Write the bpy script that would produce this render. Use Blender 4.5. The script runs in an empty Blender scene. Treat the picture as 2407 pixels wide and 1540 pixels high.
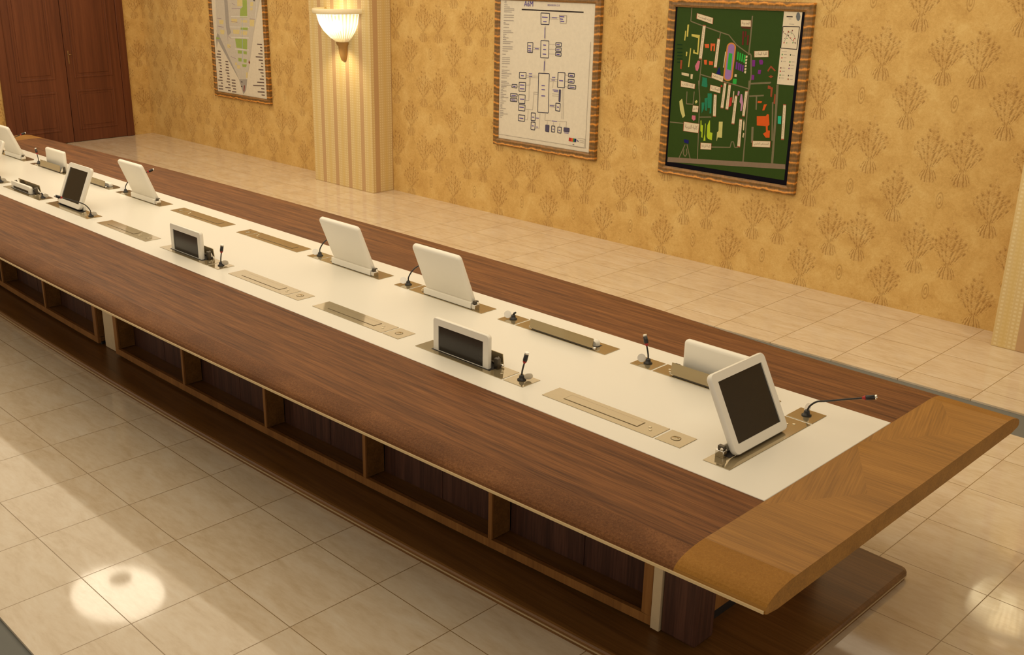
import bpy, bmesh, math, random
from mathutils import Vector, Matrix
PI = math.pi
sc = bpy.context.scene
C = sc.collection

# ---------------------------------------------------------------- camera
cam_data = bpy.data.cameras.new('camera')
cam = bpy.data.objects.new('camera', cam_data); C.objects.link(cam)
cam.location = (5.33364, -1.98009, 2.53980)
YAW, PITCH = 2.39083, 0.33905
fw = Vector((math.cos(PITCH)*math.cos(YAW), math.cos(PITCH)*math.sin(YAW), -math.sin(PITCH)))
cam.rotation_euler = fw.to_track_quat('-Z', 'Y').to_euler()
cam_data.sensor_fit = 'HORIZONTAL'; cam_data.sensor_width = 36.0
cam_data.lens = 36.0*2477.65/2407.0
cam_data.shift_x = 147.68/2407.0
cam_data.clip_start = 0.05; cam_data.clip_end = 60
sc.camera = cam

# ---------------------------------------------------------------- world, lights, exposure
world = bpy.data.worlds.new('world'); sc.world = world; world.use_nodes = True
bg = world.node_tree.nodes['Background']
bg.inputs[0].default_value = (1.0, 0.90, 0.74, 1); bg.inputs[1].default_value = 0.58
def area(name, loc, sx, sy, watts, col, rot=(0, 0, 0), spread=180):
    d = bpy.data.lights.new(name, 'AREA'); d.shape = 'RECTANGLE'; d.size = sx; d.size_y = sy
    d.energy = watts; d.color = col; d.spread = math.radians(spread)
    o = bpy.data.objects.new(name, d); C.objects.link(o); o.location = loc; o.rotation_euler = rot
    return o
WARM = (1.0, 0.875, 0.655)
area('ceiling_panel_light', (-2.5, 2.32, 2.90), 13.9, 6.75, 285, WARM)
area('centre_lamp_light', (-2.66, 1.40, 2.87), 1.0, .76, 9, WARM).data.shape = 'ELLIPSE'
area('wall_fill_light', (-1.5, 1.0, 2.86), 9.0, 0.6, 26, WARM, (math.radians(58), 0, 0), 120)  # added fill aimed at the far wall to brighten it, no real fixture
sc.view_settings.view_transform = 'Standard'; sc.view_settings.look = 'None'
sc.view_settings.gamma = 1.0; sc.view_settings.use_curve_mapping = False
sc.view_settings.exposure = 0.14
sc.cycles.use_denoising = True
sc.cycles.max_bounces = 8; sc.cycles.diffuse_bounces = 4; sc.cycles.glossy_bounces = 4
sc.cycles.sample_clamp_indirect = 6.0
sc.cycles.caustics_reflective = False; sc.cycles.caustics_refractive = False

# ---------------------------------------------------------------- material helpers
class NT:
    def __init__(s, name):
        s.m = bpy.data.materials.new(name); s.m.use_nodes = True
        s.t = s.m.node_tree; s.b = s.t.nodes['Principled BSDF']; s.co = None
    def n(s, kind, **kw):
        nd = s.t.nodes.new(kind)
        for k, v in kw.items(): setattr(nd, k, v)
        return nd
    def put(s, sock, v):
        if isinstance(v, bpy.types.NodeSocket): s.t.links.new(v, sock)
        elif v is not None: sock.default_value = v
    def ma(s, op, a, b=None, c=None, clamp=False):
        nd = s.n('ShaderNodeMath', operation=op); nd.use_clamp = clamp
        for i, v in enumerate((a, b, c)):
            if v is not None: s.put(nd.inputs[i], v)
        return nd.outputs[0]
    def coord(s):
        if s.co is None:
            tc = s.n('ShaderNodeTexCoord'); sp = s.n('ShaderNodeSeparateXYZ')
            s.t.links.new(tc.outputs['Object'], sp.inputs[0])
            s.co = (tc.outputs['Object'], sp.outputs[0], sp.outputs[1], sp.outputs[2])
        return s.co
    def vec(s, x, y, z):
        nd = s.n('ShaderNodeCombineXYZ')
        for i, v in enumerate((x, y, z)): s.put(nd.inputs[i], v)
        return nd.outputs[0]
    def noise(s, scale=(1, 1, 1), detail=4, rough=.5, vec=None, dist=0.0, sc_=1.0):
        mp = s.n('ShaderNodeMapping'); mp.inputs['Scale'].default_value = scale
        s.t.links.new(vec if vec is not None else s.coord()[0], mp.inputs[0])
        nd = s.n('ShaderNodeTexNoise'); nd.inputs['Scale'].default_value = sc_
        nd.inputs['Detail'].default_value = detail; nd.inputs['Roughness'].default_value = rough
        nd.inputs['Distortion'].default_value = dist
        s.t.links.new(mp.outputs[0], nd.inputs['Vector'])
        return nd.outputs[0]
    def ramp(s, fac, stops):
        nd = s.n('ShaderNodeValToRGB'); s.put(nd.inputs[0], fac); el = nd.color_ramp.elements
        while len(el) < len(stops): el.new(.5)
        for e, (p, c) in zip(el, stops):
            e.position = p; e.color = (c[0], c[1], c[2], 1) if isinstance(c, (tuple, list)) else (c, c, c, 1)
        return nd.outputs[0]
    def mix(s, fac, a, b, blend='MIX'):
        nd = s.n('ShaderNodeMix', data_type='RGBA', blend_type=blend)
        s.put(nd.inputs[0], fac)
        for i, v in ((6, a), (7, b)):
            if isinstance(v, (tuple, list)): v = (v[0], v[1], v[2], 1)
            s.put(nd.inputs[i], v)
        return nd.outputs[2]
    def bump(s, h, strength=.2, dist=.01):
        nd = s.n('ShaderNodeBump'); nd.inputs['Strength'].default_value = strength
        nd.inputs['Distance'].default_value = dist; s.put(nd.inputs['Height'], h)
        s.t.links.new(nd.outputs[0], s.b.inputs['Normal'])
    def base(s, v):
        if isinstance(v, (tuple, list)): v = (v[0], v[1], v[2], 1)
        s.put(s.b.inputs['Base Color'], v)
    def set(s, **kw):
        for k, v in kw.items(): s.put(s.b.inputs[k.replace('_', ' ')], v)
        return s

def plain(name, col, rough=.5, metal=0.0, spec=.5, var=.06, scale=30):
    m = NT(name); f = m.noise((1, 1, 1), 3, .5, sc_=scale)
    lo = tuple(c*(1-var) for c in col); hi = tuple(min(1, c*(1+var)) for c in col)
    m.base(m.mix(f, lo, hi)); m.set(Roughness=rough, Metallic=metal); m.b.inputs['Specular IOR Level'].default_value = spec
    return m.m

def wood(name, cols, along, rough=.4, spec=.4, fine=1.0, coarse=1.0, vec=None, m=None):
    m = m or NT(name)
    a = {'x': (.55, 13, 13), 'y': (13, .55, 13), 'z': (11, 11, .5)}[along]
    b = {'x': (3.0, 95, 95), 'y': (95, 3.0, 95), 'z': (80, 80, 2.6)}[along]
    n1 = m.noise(tuple(v*coarse for v in a), 5, .6, vec=vec, dist=.25)
    n2 = m.noise(tuple(v*fine for v in b), 4, .65, vec=vec)
    f = m.ma('ADD', m.ma('MULTIPLY', n1, .52), m.ma('MULTIPLY', n2, .48))
    f = m.ma('MULTIPLY_ADD', m.ma('SUBTRACT', f, .5), 2.6, .5, clamp=True)
    m.base(m.ramp(f, [(0.0, cols[0]), (.5, cols[1]), (1.0, cols[2])]))
    m.set(Roughness=rough); m.b.inputs['Specular IOR Level'].default_value = spec
    return m.m

M = {}
DK = [(.042, .0135, .004), (.150, .056, .0155), (.275, .108, .031)]
M['walnut_x'] = wood('walnut_x', DK, 'x', .5, .12, 1.6, 2.4)
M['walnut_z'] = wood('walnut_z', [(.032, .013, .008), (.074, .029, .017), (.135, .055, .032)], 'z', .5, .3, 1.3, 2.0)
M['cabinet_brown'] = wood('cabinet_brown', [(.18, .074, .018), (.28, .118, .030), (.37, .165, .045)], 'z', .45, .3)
M['plinth_wood'] = wood('plinth_wood', [(.095, .040, .009), (.175, .076, .018), (.26, .120, .033)], 'x', .33, .45)
M['door_wood'] = wood('door_wood', [(.075, .021, .008), (.130, .038, .014), (.195, .062, .024)], 'z', .45, .35, .35, .35)
def edge_wood(name, cols):
    m = NT(name); n1 = m.noise((1, 1, 1), 4, .7, sc_=130, dist=.8); n2 = m.noise((1, 3, 3), 3, .5, sc_=3)
    f = m.ma('MULTIPLY_ADD', m.ma('SUBTRACT', m.ma('ADD', m.ma('MULTIPLY', n1, .6), m.ma('MULTIPLY', n2, .4)), .5), 2.0, .5, clamp=True)
    m.base(m.ramp(f, [(0, cols[0]), (.5, cols[1]), (1, cols[2])])); m.set(Roughness=.55); m.b.inputs['Specular IOR Level'].default_value = .12; m.bump(n1, .35, .004)
    return m.m
M['walnut_edge'] = edge_wood('walnut_edge', [(.060, .022, .007), (.150, .058, .019), (.29, .125, .045)])
OK_ = [(.19, .083, .011), (.295, .131, .018), (.39, .183, .031)]
def oak_chevron():
    m = NT('oak_chevron'); co, x, y, z = m.coord()
    # veneer leaves: straight grain along the table, with slanting leaves let in beside the white middle
    ax = m.ma('ABSOLUTE', x)
    zig = m.ma('PINGPONG', m.ma('ADD', y, .52), .36)
    edge = m.ma('ADD', 4.60, m.ma('MULTIPLY', zig, .62))
    def rot(ang):
        c, s_ = math.cos(ang), math.sin(ang)
        return m.vec(m.ma('ADD', m.ma('MULTIPLY', x, c), m.ma('MULTIPLY', y, s_)), m.ma('SUBTRACT', m.ma('MULTIPLY', y, c), m.ma('MULTIPLY', x, s_)), z)
    def g(v):
        n1 = m.noise((.9, 16, 16), 5, .6, vec=v, dist=.2); n2 = m.noise((4, 150, 150), 3, .6, vec=v)
        return m.ma('ADD', m.ma('MULTIPLY', n1, .45), m.ma('MULTIPLY', n2, .55))
    ga, gb = g(rot(.04)), g(rot(-1.28))
    def mx(f, a, b):
        nd = m.n('ShaderNodeMix', data_type='FLOAT'); m.put(nd.inputs[0], f); m.put(nd.inputs[2], a); m.put(nd.inputs[3], b); return nd.outputs[0]
    s1 = m.ma('MULTIPLY', m.ma('LESS_THAN', ax, edge), m.ma('GREATER_THAN', y, -.50))
    f = m.ma('SUBTRACT', mx(s1, ga, gb), m.ma('MULTIPLY', s1, .02))
    f = m.ma('MULTIPLY_ADD', m.ma('SUBTRACT', f, .5), 2.7, .5, clamp=True)
    m.base(m.ramp(f, [(0, OK_[0]), (.5, OK_[1]), (1, OK_[2])])); m.set(Roughness=.42); m.b.inputs['Specular IOR Level'].default_value = .22
    return m.m
M['oak'] = oak_chevron()
M['oak_edge'] = edge_wood('oak_edge', [(.22, .098, .015), (.30, .134, .021), (.40, .192, .037)])
M['gold_edge'] = plain('gold_edge', (.68, .51, .28), .35, .3, .5)
M['pale_edge'] = plain('pale_edge', (.46, .33, .18), .4)
M['white_top'] = plain('white_top', (.74, .70, .615), .32, 0, .4, .012, 3)
M['cream_panel'] = plain('cream_panel', (.66, .50, .30), .45)
M['void_shade'] = plain('void_shade', (.012, .008, .006), .6)  # near-black, paints the shade in slots and under the shelves
M['white_plastic'] = plain('white_plastic', (.80, .755, .66), .35, 0, .5, .01)
M['screen_glass'] = plain('screen_glass', (.022, .018, .014), .22, 0, .45, .05)
M['black_plastic'] = plain('black_plastic', (.012, .010, .009), .35)
M['red_ring'] = plain('red_ring', (.35, .012, .012), .35)
M['chrome'] = plain('chrome', (.78, .74, .68), .12, 1.0)
M['pearl_cap'] = plain('pearl_cap', (.82, .78, .72), .28, .35)
M['dark_steel'] = plain('dark_steel', (.10, .085, .065), .28, .9)
M['door_brass'] = plain('door_brass', (.30, .17, .07), .35, .7)
M['bronze_finial'] = plain('bronze_finial', (.42, .25, .09), .35, .6)
def polished():
    m = NT('polished_plate'); n = m.noise((2, 160, 2), 2, .5)
    m.base(m.mix(n, (.36, .285, .165), (.43, .345, .20))); m.set(Metallic=.66, Roughness=.09); m.b.inputs['Specular IOR Level'].default_value = .5
    return m.m
M['polished_plate'] = polished()
M['plate_groove'] = plain('plate_groove', (.20, .145, .07), .4, .6)
M['plate_mark'] = plain('plate_mark', (.72, .64, .46), .3, .8)

TILE = .455
def floor_mat():
    m = NT('floor_tiles'); co, x, y, z = m.coord()
    tx, ty = m.ma('DIVIDE', x, TILE), m.ma('DIVIDE', y, TILE)
    def edge(t):
        f = m.ma('FRACT', m.ma('ADD', t, .5)); return m.ma('ABSOLUTE', m.ma('SUBTRACT', f, .5))
    gro = m.ma('LESS_THAN', m.ma('MINIMUM', edge(tx), edge(ty)), .0045)
    cell = m.vec(m.ma('FLOOR', tx), m.ma('FLOOR', ty), 0)
    wn = m.n('ShaderNodeTexWhiteNoise', noise_dimensions='3D'); m.t.links.new(cell, wn.inputs['Vector'])
    off = m.n('ShaderNodeVectorMath', operation='ADD'); m.t.links.new(co, off.inputs[0])
    sc2 = m.n('ShaderNodeVectorMath', operation='SCALE'); m.t.links.new(wn.outputs['Color'], sc2.inputs[0]); sc2.inputs['Scale'].default_value = 20
    m.t.links.new(sc2.outputs[0], off.inputs[1])
    n1 = m.noise((3, 9, 3), 6, .62, vec=off.outputs[0], dist=.6); n2 = m.noise((14, 45, 14), 4, .6, vec=off.outputs[0])
    f = m.ma('MULTIPLY_ADD', m.ma('SUBTRACT', m.ma('ADD', m.ma('MULTIPLY', n1, .65), m.ma('MULTIPLY', n2, .35)), .5), 2.4, .5, clamp=True)
    c = m.ramp(f, [(0, (.57, .43, .275)), (.5, (.69, .56, .405)), (1, (.76, .66, .525))])
    c = m.mix(m.ma('MULTIPLY', wn.outputs['Value'], .10), c, (.56, .45, .29))
    m.base(m.mix(gro, c, (.27, .17, .07)))
    m.set(Roughness=m.ma('MULTIPLY_ADD', gro, .3, .06)); m.b.inputs['IOR'].default_value = 1.62
    return m.m
M['floor_tiles'] = floor_mat()
M['grey_screed'] = plain('grey_screed', (.175, .175, .16), .6, 0, .2, .03)
M['ceiling_white'] = plain('ceiling_white', (.72, .66, .52), .8)

def damask(name, axis):
    m = NT(name); co, X, Y, z = m.coord(); x = X if axis == 'x' else Y
    P = .686
    # one sprig of the pattern: a feathery crown on a short stem over drooping leaves
    g = bpy.data.node_groups.new(name+'_sprig', 'ShaderNodeTree')
    for nm in ('u', 'v'): g.interface.new_socket(nm, in_out='INPUT', socket_type='NodeSocketFloat')
    g.interface.new_socket('h', in_out='OUTPUT', socket_type='NodeSocketFloat'); g.interface.new_socket('mask', in_out='OUTPUT', socket_type='NodeSocketFloat')
    q = NT.__new__(NT); q.t = g; gi = g.nodes.new('NodeGroupInput'); go = g.nodes.new('NodeGroupOutput')
    u, v = gi.outputs[0], gi.outputs[1]
    xx, yy = q.ma('DIVIDE', u, .142), q.ma('DIVIDE', v, .45)
    ax = q.ma('ABSOLUTE', xx)
    wob = q.noise((9, 9, 9), 3, .6, vec=q.vec(u, v, 0), sc_=4)
    wd = q.ma('SUBTRACT', wob, .5)
    env = q.ramp(yy, [(0, .20), (.04, .48), (.16, .50), (.235, .16), (.30, .42), (.46, .85), (.60, 1.0), (.68, .72), (.78, .34), (.90, .20), (1.0, .0)])
    inside = q.ma('SUBTRACT', q.ma('ADD', env, q.ma('MULTIPLY', wd, .9)), ax)
    vin = q.ma('MULTIPLY', q.ma('GREATER_THAN', yy, .0), q.ma('LESS_THAN', yy, 1.0))
    mask = q.ma('MULTIPLY', q.ma('MULTIPLY', inside, 6.0, clamp=True), vin)
    th = q.ma('ARCTAN2', xx, q.ma('SUBTRACT', yy, .24))
    rr = q.ma('SQRT', q.ma('ADD', q.ma('MULTIPLY', xx, xx), q.ma('MULTIPLY', q.ma('SUBTRACT', yy, .24), q.ma('MULTIPLY', q.ma('SUBTRACT', yy, .24), 4.0))))
    ath = q.ma('ABSOLUTE', th)
    q2 = q.ma('DIVIDE', ax, q.ma('POWER', q.ma('MAXIMUM', q.ma('SUBTRACT', yy, .19), .02), .65))
    fan = q.ma('SINE', q.ma('ADD', q.ma('MULTIPLY', q2, 13), q.ma('MULTIPLY', wd, 8)))
    arc = q.ma('SINE', q.ma('ADD', q.ma('MULTIPLY', q.ma('SUBTRACT', yy, q.ma('MULTIPLY', ax, .35)), 46), q.ma('MULTIPLY', wd, 16)))
    up = q.ma('MULTIPLY', q.ma('SUBTRACT', yy, .22), 30, clamp=True)
    q3 = q.ma('DIVIDE', ax, q.ma('SQRT', q.ma('MAXIMUM', q.ma('SUBTRACT', .27, yy), .008)))
    droop = q.ma('SINE', q.ma('ADD', q.ma('MULTIPLY', q3, 17), q.ma('MULTIPLY', wd, 8)))
    crown = q.ma('MULTIPLY', q.ma('ADD', q.ma('MULTIPLY', fan, .55), q.ma('MULTIPLY', arc, .55)), up)
    low = q.ma('MULTIPLY', droop, q.ma('SUBTRACT', 1.0, up))
    h = q.ma('MULTIPLY', q.ma('ADD', crown, low), mask)
    g.links.new(h, go.inputs[0]); g.links.new(mask, go.inputs[1])
    def rep(t, o):
        return m.ma('MULTIPLY', m.ma('SUBTRACT', m.ma('FRACT', m.ma('ADD', m.ma('DIVIDE', m.ma('SUBTRACT', t, o), P), .5)), .5), P)
    def repv(t, o): return m.ma('MULTIPLY', m.ma('FRACT', m.ma('DIVIDE', m.ma('SUBTRACT', t, o), P)), P)
    hs = ms = None
    for ox, oz in ((1.478, .300), (1.715, .300), (1.950, -.030)):
        nd = m.n('ShaderNodeGroup'); nd.node_tree = g
        m.put(nd.inputs[0], rep(x, ox)); m.put(nd.inputs[1], repv(z, oz))
        hs = nd.outputs[0] if hs is None else m.ma('ADD', hs, nd.outputs[0])
        ms = nd.outputs[1] if ms is None else m.ma('MAXIMUM', ms, nd.outputs[1])
    # the small bud between the sprigs
    bu, bv = rep(x, 1.590), rep(z, 1.555)
    d = m.ma('SQRT', m.ma('ADD', m.ma('MULTIPLY', m.ma('MULTIPLY', bu, bu), 6.0), m.ma('MULTIPLY', bv, bv)))
    bud = m.ma('MULTIPLY', m.ma('SINE', m.ma('MULTIPLY', d, 190)), m.ma('LESS_THAN', d, .068))
    hs = m.ma('ADD', hs, m.ma('MULTIPLY', bud, .7))
    n1 = m.noise((1, 1, 1), 5, .6, sc_=5.5, dist=.5); n2 = m.noise((1, 1, 1), 4, .75, sc_=42, dist=1.0)
    f = m.ma('MULTIPLY_ADD', m.ma('SUBTRACT', m.ma('ADD', m.ma('MULTIPLY', n1, .55), m.ma('MULTIPLY', n2, .45)), .5), 2.3, .5, clamp=True)
    c = m.ramp(f, [(0, (.49, .285, .085)), (.5, (.66, .43, .150)), (1, (.78, .57, .235))])
    dark = m.ma('MULTIPLY', m.ma('MAXIMUM', m.ma('MULTIPLY', hs, -1.0), 0), .50, clamp=True)
    lite = m.ma('MULTIPLY', m.ma('MAXIMUM', hs, 0), .22, clamp=True)
    c = m.mix(m.ma('MULTIPLY', ms, .16), c, (.40, .20, .055))
    c = m.mix(dark, c, (.22, .095, .022)); c = m.mix(lite, c, (.80, .55, .24))
    m.base(c); m.set(Roughness=.7); m.b.inputs['Specular IOR Level'].default_value = .2
    m.bump(m.ma('ADD', hs, m.ma('MULTIPLY', n2, .6)), .30, .008)
    return m.m
M['damask_x'] = damask('damask_x', 'x'); M['damask_y'] = damask('damask_y', 'y')

def stripes():
    m = NT('striped_paper'); co, x, y, z = m.coord()
    s = m.ma('ADD', x, y); t = m.ma('FRACT', m.ma('DIVIDE', m.ma('SUBTRACT', s, .02), .245))
    tan = m.ma('LESS_THAN', m.ma('ABSOLUTE', m.ma('SUBTRACT', t, .62)), .13)
    yel = m.ma('LESS_THAN', m.ma('ABSOLUTE', m.ma('SUBTRACT', t, .12)), .09)
    cols = m.ma('LESS_THAN', m.ma('ABSOLUTE', m.ma('SUBTRACT', m.ma('FRACT', m.ma('MULTIPLY', t, 8)), .5)), .28)
    tick = m.ma('MULTIPLY', m.ma('GREATER_THAN', m.ma('FRACT', m.ma('MULTIPLY', z, 36)), .5), cols)
    n = m.noise((1, 1, 1), 3, .6, sc_=40)
    cream = m.mix(m.ma('MULTIPLY', tick, .55), (.66, .50, .235), (.80, .68, .42))
    cream = m.mix(m.ma('MULTIPLY', yel, .6), cream, (.66, .48, .18))
    c = m.mix(tan, cream, m.mix(n, (.50, .32, .16), (.55, .36, .185)))
    m.base(c); m.set(Roughness=.6); m.bump(m.ma('MULTIPLY', tick, m.ma('SUBTRACT', 1.0, tan)), .15, .004)
    return m.m
M['striped_paper'] = stripes()

def frame_mat():
    m = NT('ridged_frame'); co, x, y, z = m.coord()
    n = m.noise((3, 3, 3), 3, .6, sc_=4); n2 = m.noise((70, 70, 12), 3, .6, sc_=1)
    ph = m.ma('ADD', m.ma('MULTIPLY', z, 2*PI/.080), m.ma('MULTIPLY', m.ma('SUBTRACT', n, .5), 3.5))
    ph = m.ma('ADD', ph, m.ma('MULTIPLY', m.ma('ABSOLUTE', m.ma('SINE', m.ma('MULTIPLY', x, 24))), .5))
    w = m.ma('SINE', ph)
    ln = m.ma('POWER', m.ma('MULTIPLY_ADD', w, .5, .5), 7.0)
    ln2 = m.ma('MULTIPLY', m.ma('POWER', m.ma('MULTIPLY_ADD', m.ma('SINE', m.ma('ADD', ph, 3.3)), .5, .5), 9.0), .35)
    f = m.ma('ADD', m.ma('MULTIPLY', m.ma('ADD', ln, ln2), .72), m.ma('MULTIPLY', m.ma('SUBTRACT', n2, .25), .55))
    m.base(m.ramp(f, [(0.0, (.11, .060, .018)), (.22, (.20, .108, .031)), (.48, (.34, .150, .034)), (.80, (.72, .31, .055))]))
    m.set(Roughness=.45); m.bump(w, .2, .004); return m.m
M['ridged_frame'] = frame_mat()
def print_mat():
    m = NT('printed_ink'); a = m.n('ShaderNodeAttribute', attribute_name='Col'); n = m.noise((1, 1, 1), 4, .7, sc_=28)
    m.base(m.mix(1.0, a.outputs['Color'], m.mix(n, (.80, .80, .80), (1, 1, 1)), 'MULTIPLY')); m.set(Roughness=.55); m.b.inputs['Specular IOR Level'].default_value = .15
    return m.m
M['printed_ink'] = print_mat()
M['black_mat'] = plain('black_mat', (.004, .003, .008), .7, 0, .08)
M['frosted_rim'] = plain('frosted_rim', (.86, .76, .52), .3)
def crystal():
    m = NT('fluted_glass'); co, x, y, z = m.coord()
    m.base((1.0, .95, .80)); m.set(Roughness=.12); m.b.inputs['Transmission Weight'].default_value = .75
    m.b.inputs['Emission Color'].default_value = (1.0, .86, .55, 1)
    g = m.ma('MULTIPLY', m.ma('POWER', m.ma('SUBTRACT', 1.0, m.ma('MULTIPLY', m.ma('ABSOLUTE', m.ma('SUBTRACT', z, .185)), 5.0), clamp=True), 1.6), 2.2)
    fl = m.ma('MULTIPLY_ADD', m.ma('SINE', m.ma('MULTIPLY', m.ma('ARCTAN2', x, y), 44)), .42, .58)
    m.set(Emission_Strength=m.ma('MULTIPLY', fl, m.ma('ADD', g, .10)))
    return m.m
M['fluted_glass'] = crystal()
def glow(name, col, e):
    m = NT(name); m.base(col); m.b.inputs['Emission Color'].default_value = (*col, 1); m.b.inputs['Emission Strength'].default_value = e; return m.m
M['lamp_glow'] = glow('lamp_glow', (1.0, .88, .62), 3.0)

# ---------------------------------------------------------------- object helpers
def link(name, me, parent=None):
    o = bpy.data.objects.new(name, me); C.objects.link(o); o.parent = parent; return o
class MB:
    def __init__(s): s.bm = bmesh.new(); s.mats = []; s.cl = None
    def mi(s, m):
        if m not in s.mats: s.mats.append(m)
        return s.mats.index(m)
    def faces(s, vs, fs, mat, smooth=False, col=None):
        v = [s.bm.verts.new(p) for p in vs]; i = s.mi(mat); out = []
        for f in fs:
            try: fc = s.bm.faces.new([v[k] for k in f])
            except ValueError: continue
            fc.material_index = i; fc.smooth = smooth; out.append(fc)
            if col is not None:
                if s.cl is None: s.cl = s.bm.loops.layers.float_color.new('Col')
                for l in fc.loops: l[s.cl] = (*col, 1)
        return v, out
    def box(s, lo, hi, mat, bev=0, seg=2, xf=None):
        x0, y0, z0 = lo; x1, y1, z1 = hi
        vs = [(x0, y0, z0), (x1, y0, z0), (x1, y1, z0), (x0, y1, z0), (x0, y0, z1), (x1, y0, z1), (x1, y1, z1), (x0, y1, z1)]
        if xf is not None: vs = [xf @ Vector(p) for p in vs]
        v, f = s.faces(vs, [(3, 2, 1, 0), (4, 5, 6, 7), (0, 1, 5, 4), (1, 2, 6, 5), (2, 3, 7, 6), (3, 0, 4, 7)], mat)
        if bev:
            es = list({e for fc in f for e in fc.edges})
            r = bmesh.ops.bevel(s.bm, geom=es, offset=bev, segments=seg, affect='EDGES', profile=.5)
            for fc in r['faces']: fc.material_index = s.mi(mat); fc.smooth = seg > 1
        return s
    def loft(s, loops, mat, cap0=True, cap1=True, closed=True, smooth=False, mats=None):
        n = len(loops[0]); vs = [p for l in loops for p in l]; fs = []; tag = []
        for a in range(len(loops)-1):
            for b in range(n if closed else n-1):
                c = (b+1) % n
                fs.append((a*n+b, a*n+c, (a+1)*n+c, (a+1)*n+b)); tag.append(b)
        v = [s.bm.verts.new(p) for p in vs]
        for f, b in zip(fs, tag):
            try: fc = s.bm.faces.new([v[k] for k in f])
            except ValueError: continue
            fc.material_index = s.mi(mats[b] if mats else mat); fc.smooth = smooth
        for ok, base in ((cap0, 0), (cap1, (len(loops)-1)*n)):
            if ok:
                try:
                    fc = s.bm.faces.new([v[base+k] for k in range(n)]); fc.material_index = s.mi(mat)
                except ValueError: pass
        return s
    def tube(s, pts, r, mat, n=10, caps=True):
        pts = [Vector(p) for p in pts]; rs = r if isinstance(r, (list, tuple)) else [r]*len(pts); loops = []
        up = None
        for i, p in enumerate(pts):
            d = (pts[min(i+1, len(pts)-1)]-pts[max(i-1, 0)]).normalized()
            if up is None: up = Vector((0, 0, 1)) if abs(d.z) < .9 else Vector((1, 0, 0))
            a = d.cross(up).normalized(); b = a.cross(d).normalized(); up = b
            loops.append([p+rs[i]*(math.cos(2*PI*k/n)*a+math.sin(2*PI*k/n)*b) for k in range(n)])
        return s.loft(loops, mat, caps, caps, True, True)
    def lathe(s, prof, mat, c=(0, 0, 0), n=24, a0=0, a1=2*PI, smooth=True, flute=0):
        full = abs(a1-a0-2*PI) < 1e-6; m = n if full else n+1; loops = []
        for r, z in prof:
            lp = []
            for k in range(m):
                t = a0+(a1-a0)*k/n; q = r*(1+(flute if k % 2 else -flute))
                lp.append((c[0]+q*math.cos(t), c[1]+q*math.sin(t), c[2]+z))
            loops.append(lp)
        return s.loft(loops, mat, full, full, full, smooth)
    def build(s, name, parent=None, recalc=True):
        if recalc: bmesh.ops.recalc_face_normals(s.bm, faces=s.bm.faces[:])
        me = bpy.data.meshes.new(name); s.bm.to_mesh(me); s.bm.free()
        for m in s.mats: me.materials.append(M[m])
        return link(name, me, parent)
def thing(name, label, cat, loc=(0, 0, 0), rz=0, group=None):
    o = bpy.data.objects.new(name, None); C.objects.link(o); o.empty_display_size = .1
    o.location = loc; o.rotation_euler = (0, 0, rz); o['label'] = label; o['category'] = cat
    if group: o['group'] = group
    return o
def struct(o): o['kind'] = 'structure'; return o
def bezier(p, n=14):
    p = [Vector(a) for a in p]; P = [p[0]]+p+[p[-1]]; out = []
    for i in range(1, len(P)-2):
        for k in range(n):
            t = k/n; a, b, c, d = P[i-1], P[i], P[i+1], P[i+2]
            out.append(.5*((2*b)+(c-a)*t+(2*a-5*b+4*c-d)*t*t+(3*b-a-3*c+d)*t**3))
    return out+[p[-1]]

# ================================================================ ROOM
XL, YF, ZC = -9.53, 5.72, 2.95
b = MB(); b.box((XL, -.823, -.012), (7.6, 4.012, 0), 'floor_tiles'); b.box((XL, 4.358, -.012), (7.6, YF, 0), 'floor_tiles'); struct(b.build('floor'))
b = MB(); b.box((XL-.2, -3.8, -.06), (7.6, YF+.2, -.0125), 'grey_screed'); struct(b.build('trim_1'))
b = MB(); b.box((XL-.15, YF, -.0125), (7.6, YF+.15, ZC), 'damask_x'); struct(b.build('wall_far'))
b = MB(); b.box((XL-.15, -3.8, -.0125), (XL, YF, ZC), 'damask_y'); struct(b.build('wall_left'))
b = MB(); b.box((XL-.15, -3.8, ZC), (7.6, YF+.15, ZC+.1), 'ceiling_white'); struct(b.build('ceiling'))
CA = (-4.955, -3.855); CB = (2.89, 3.99); CY = 5.42
for i, (a, c) in enumerate((CA, CB)):
    b = MB(); b.box((a, CY, 0), (c, YF, ZC), 'striped_paper', .004, 1); struct(b.build('trim_%d' % (i+2)))

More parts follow.
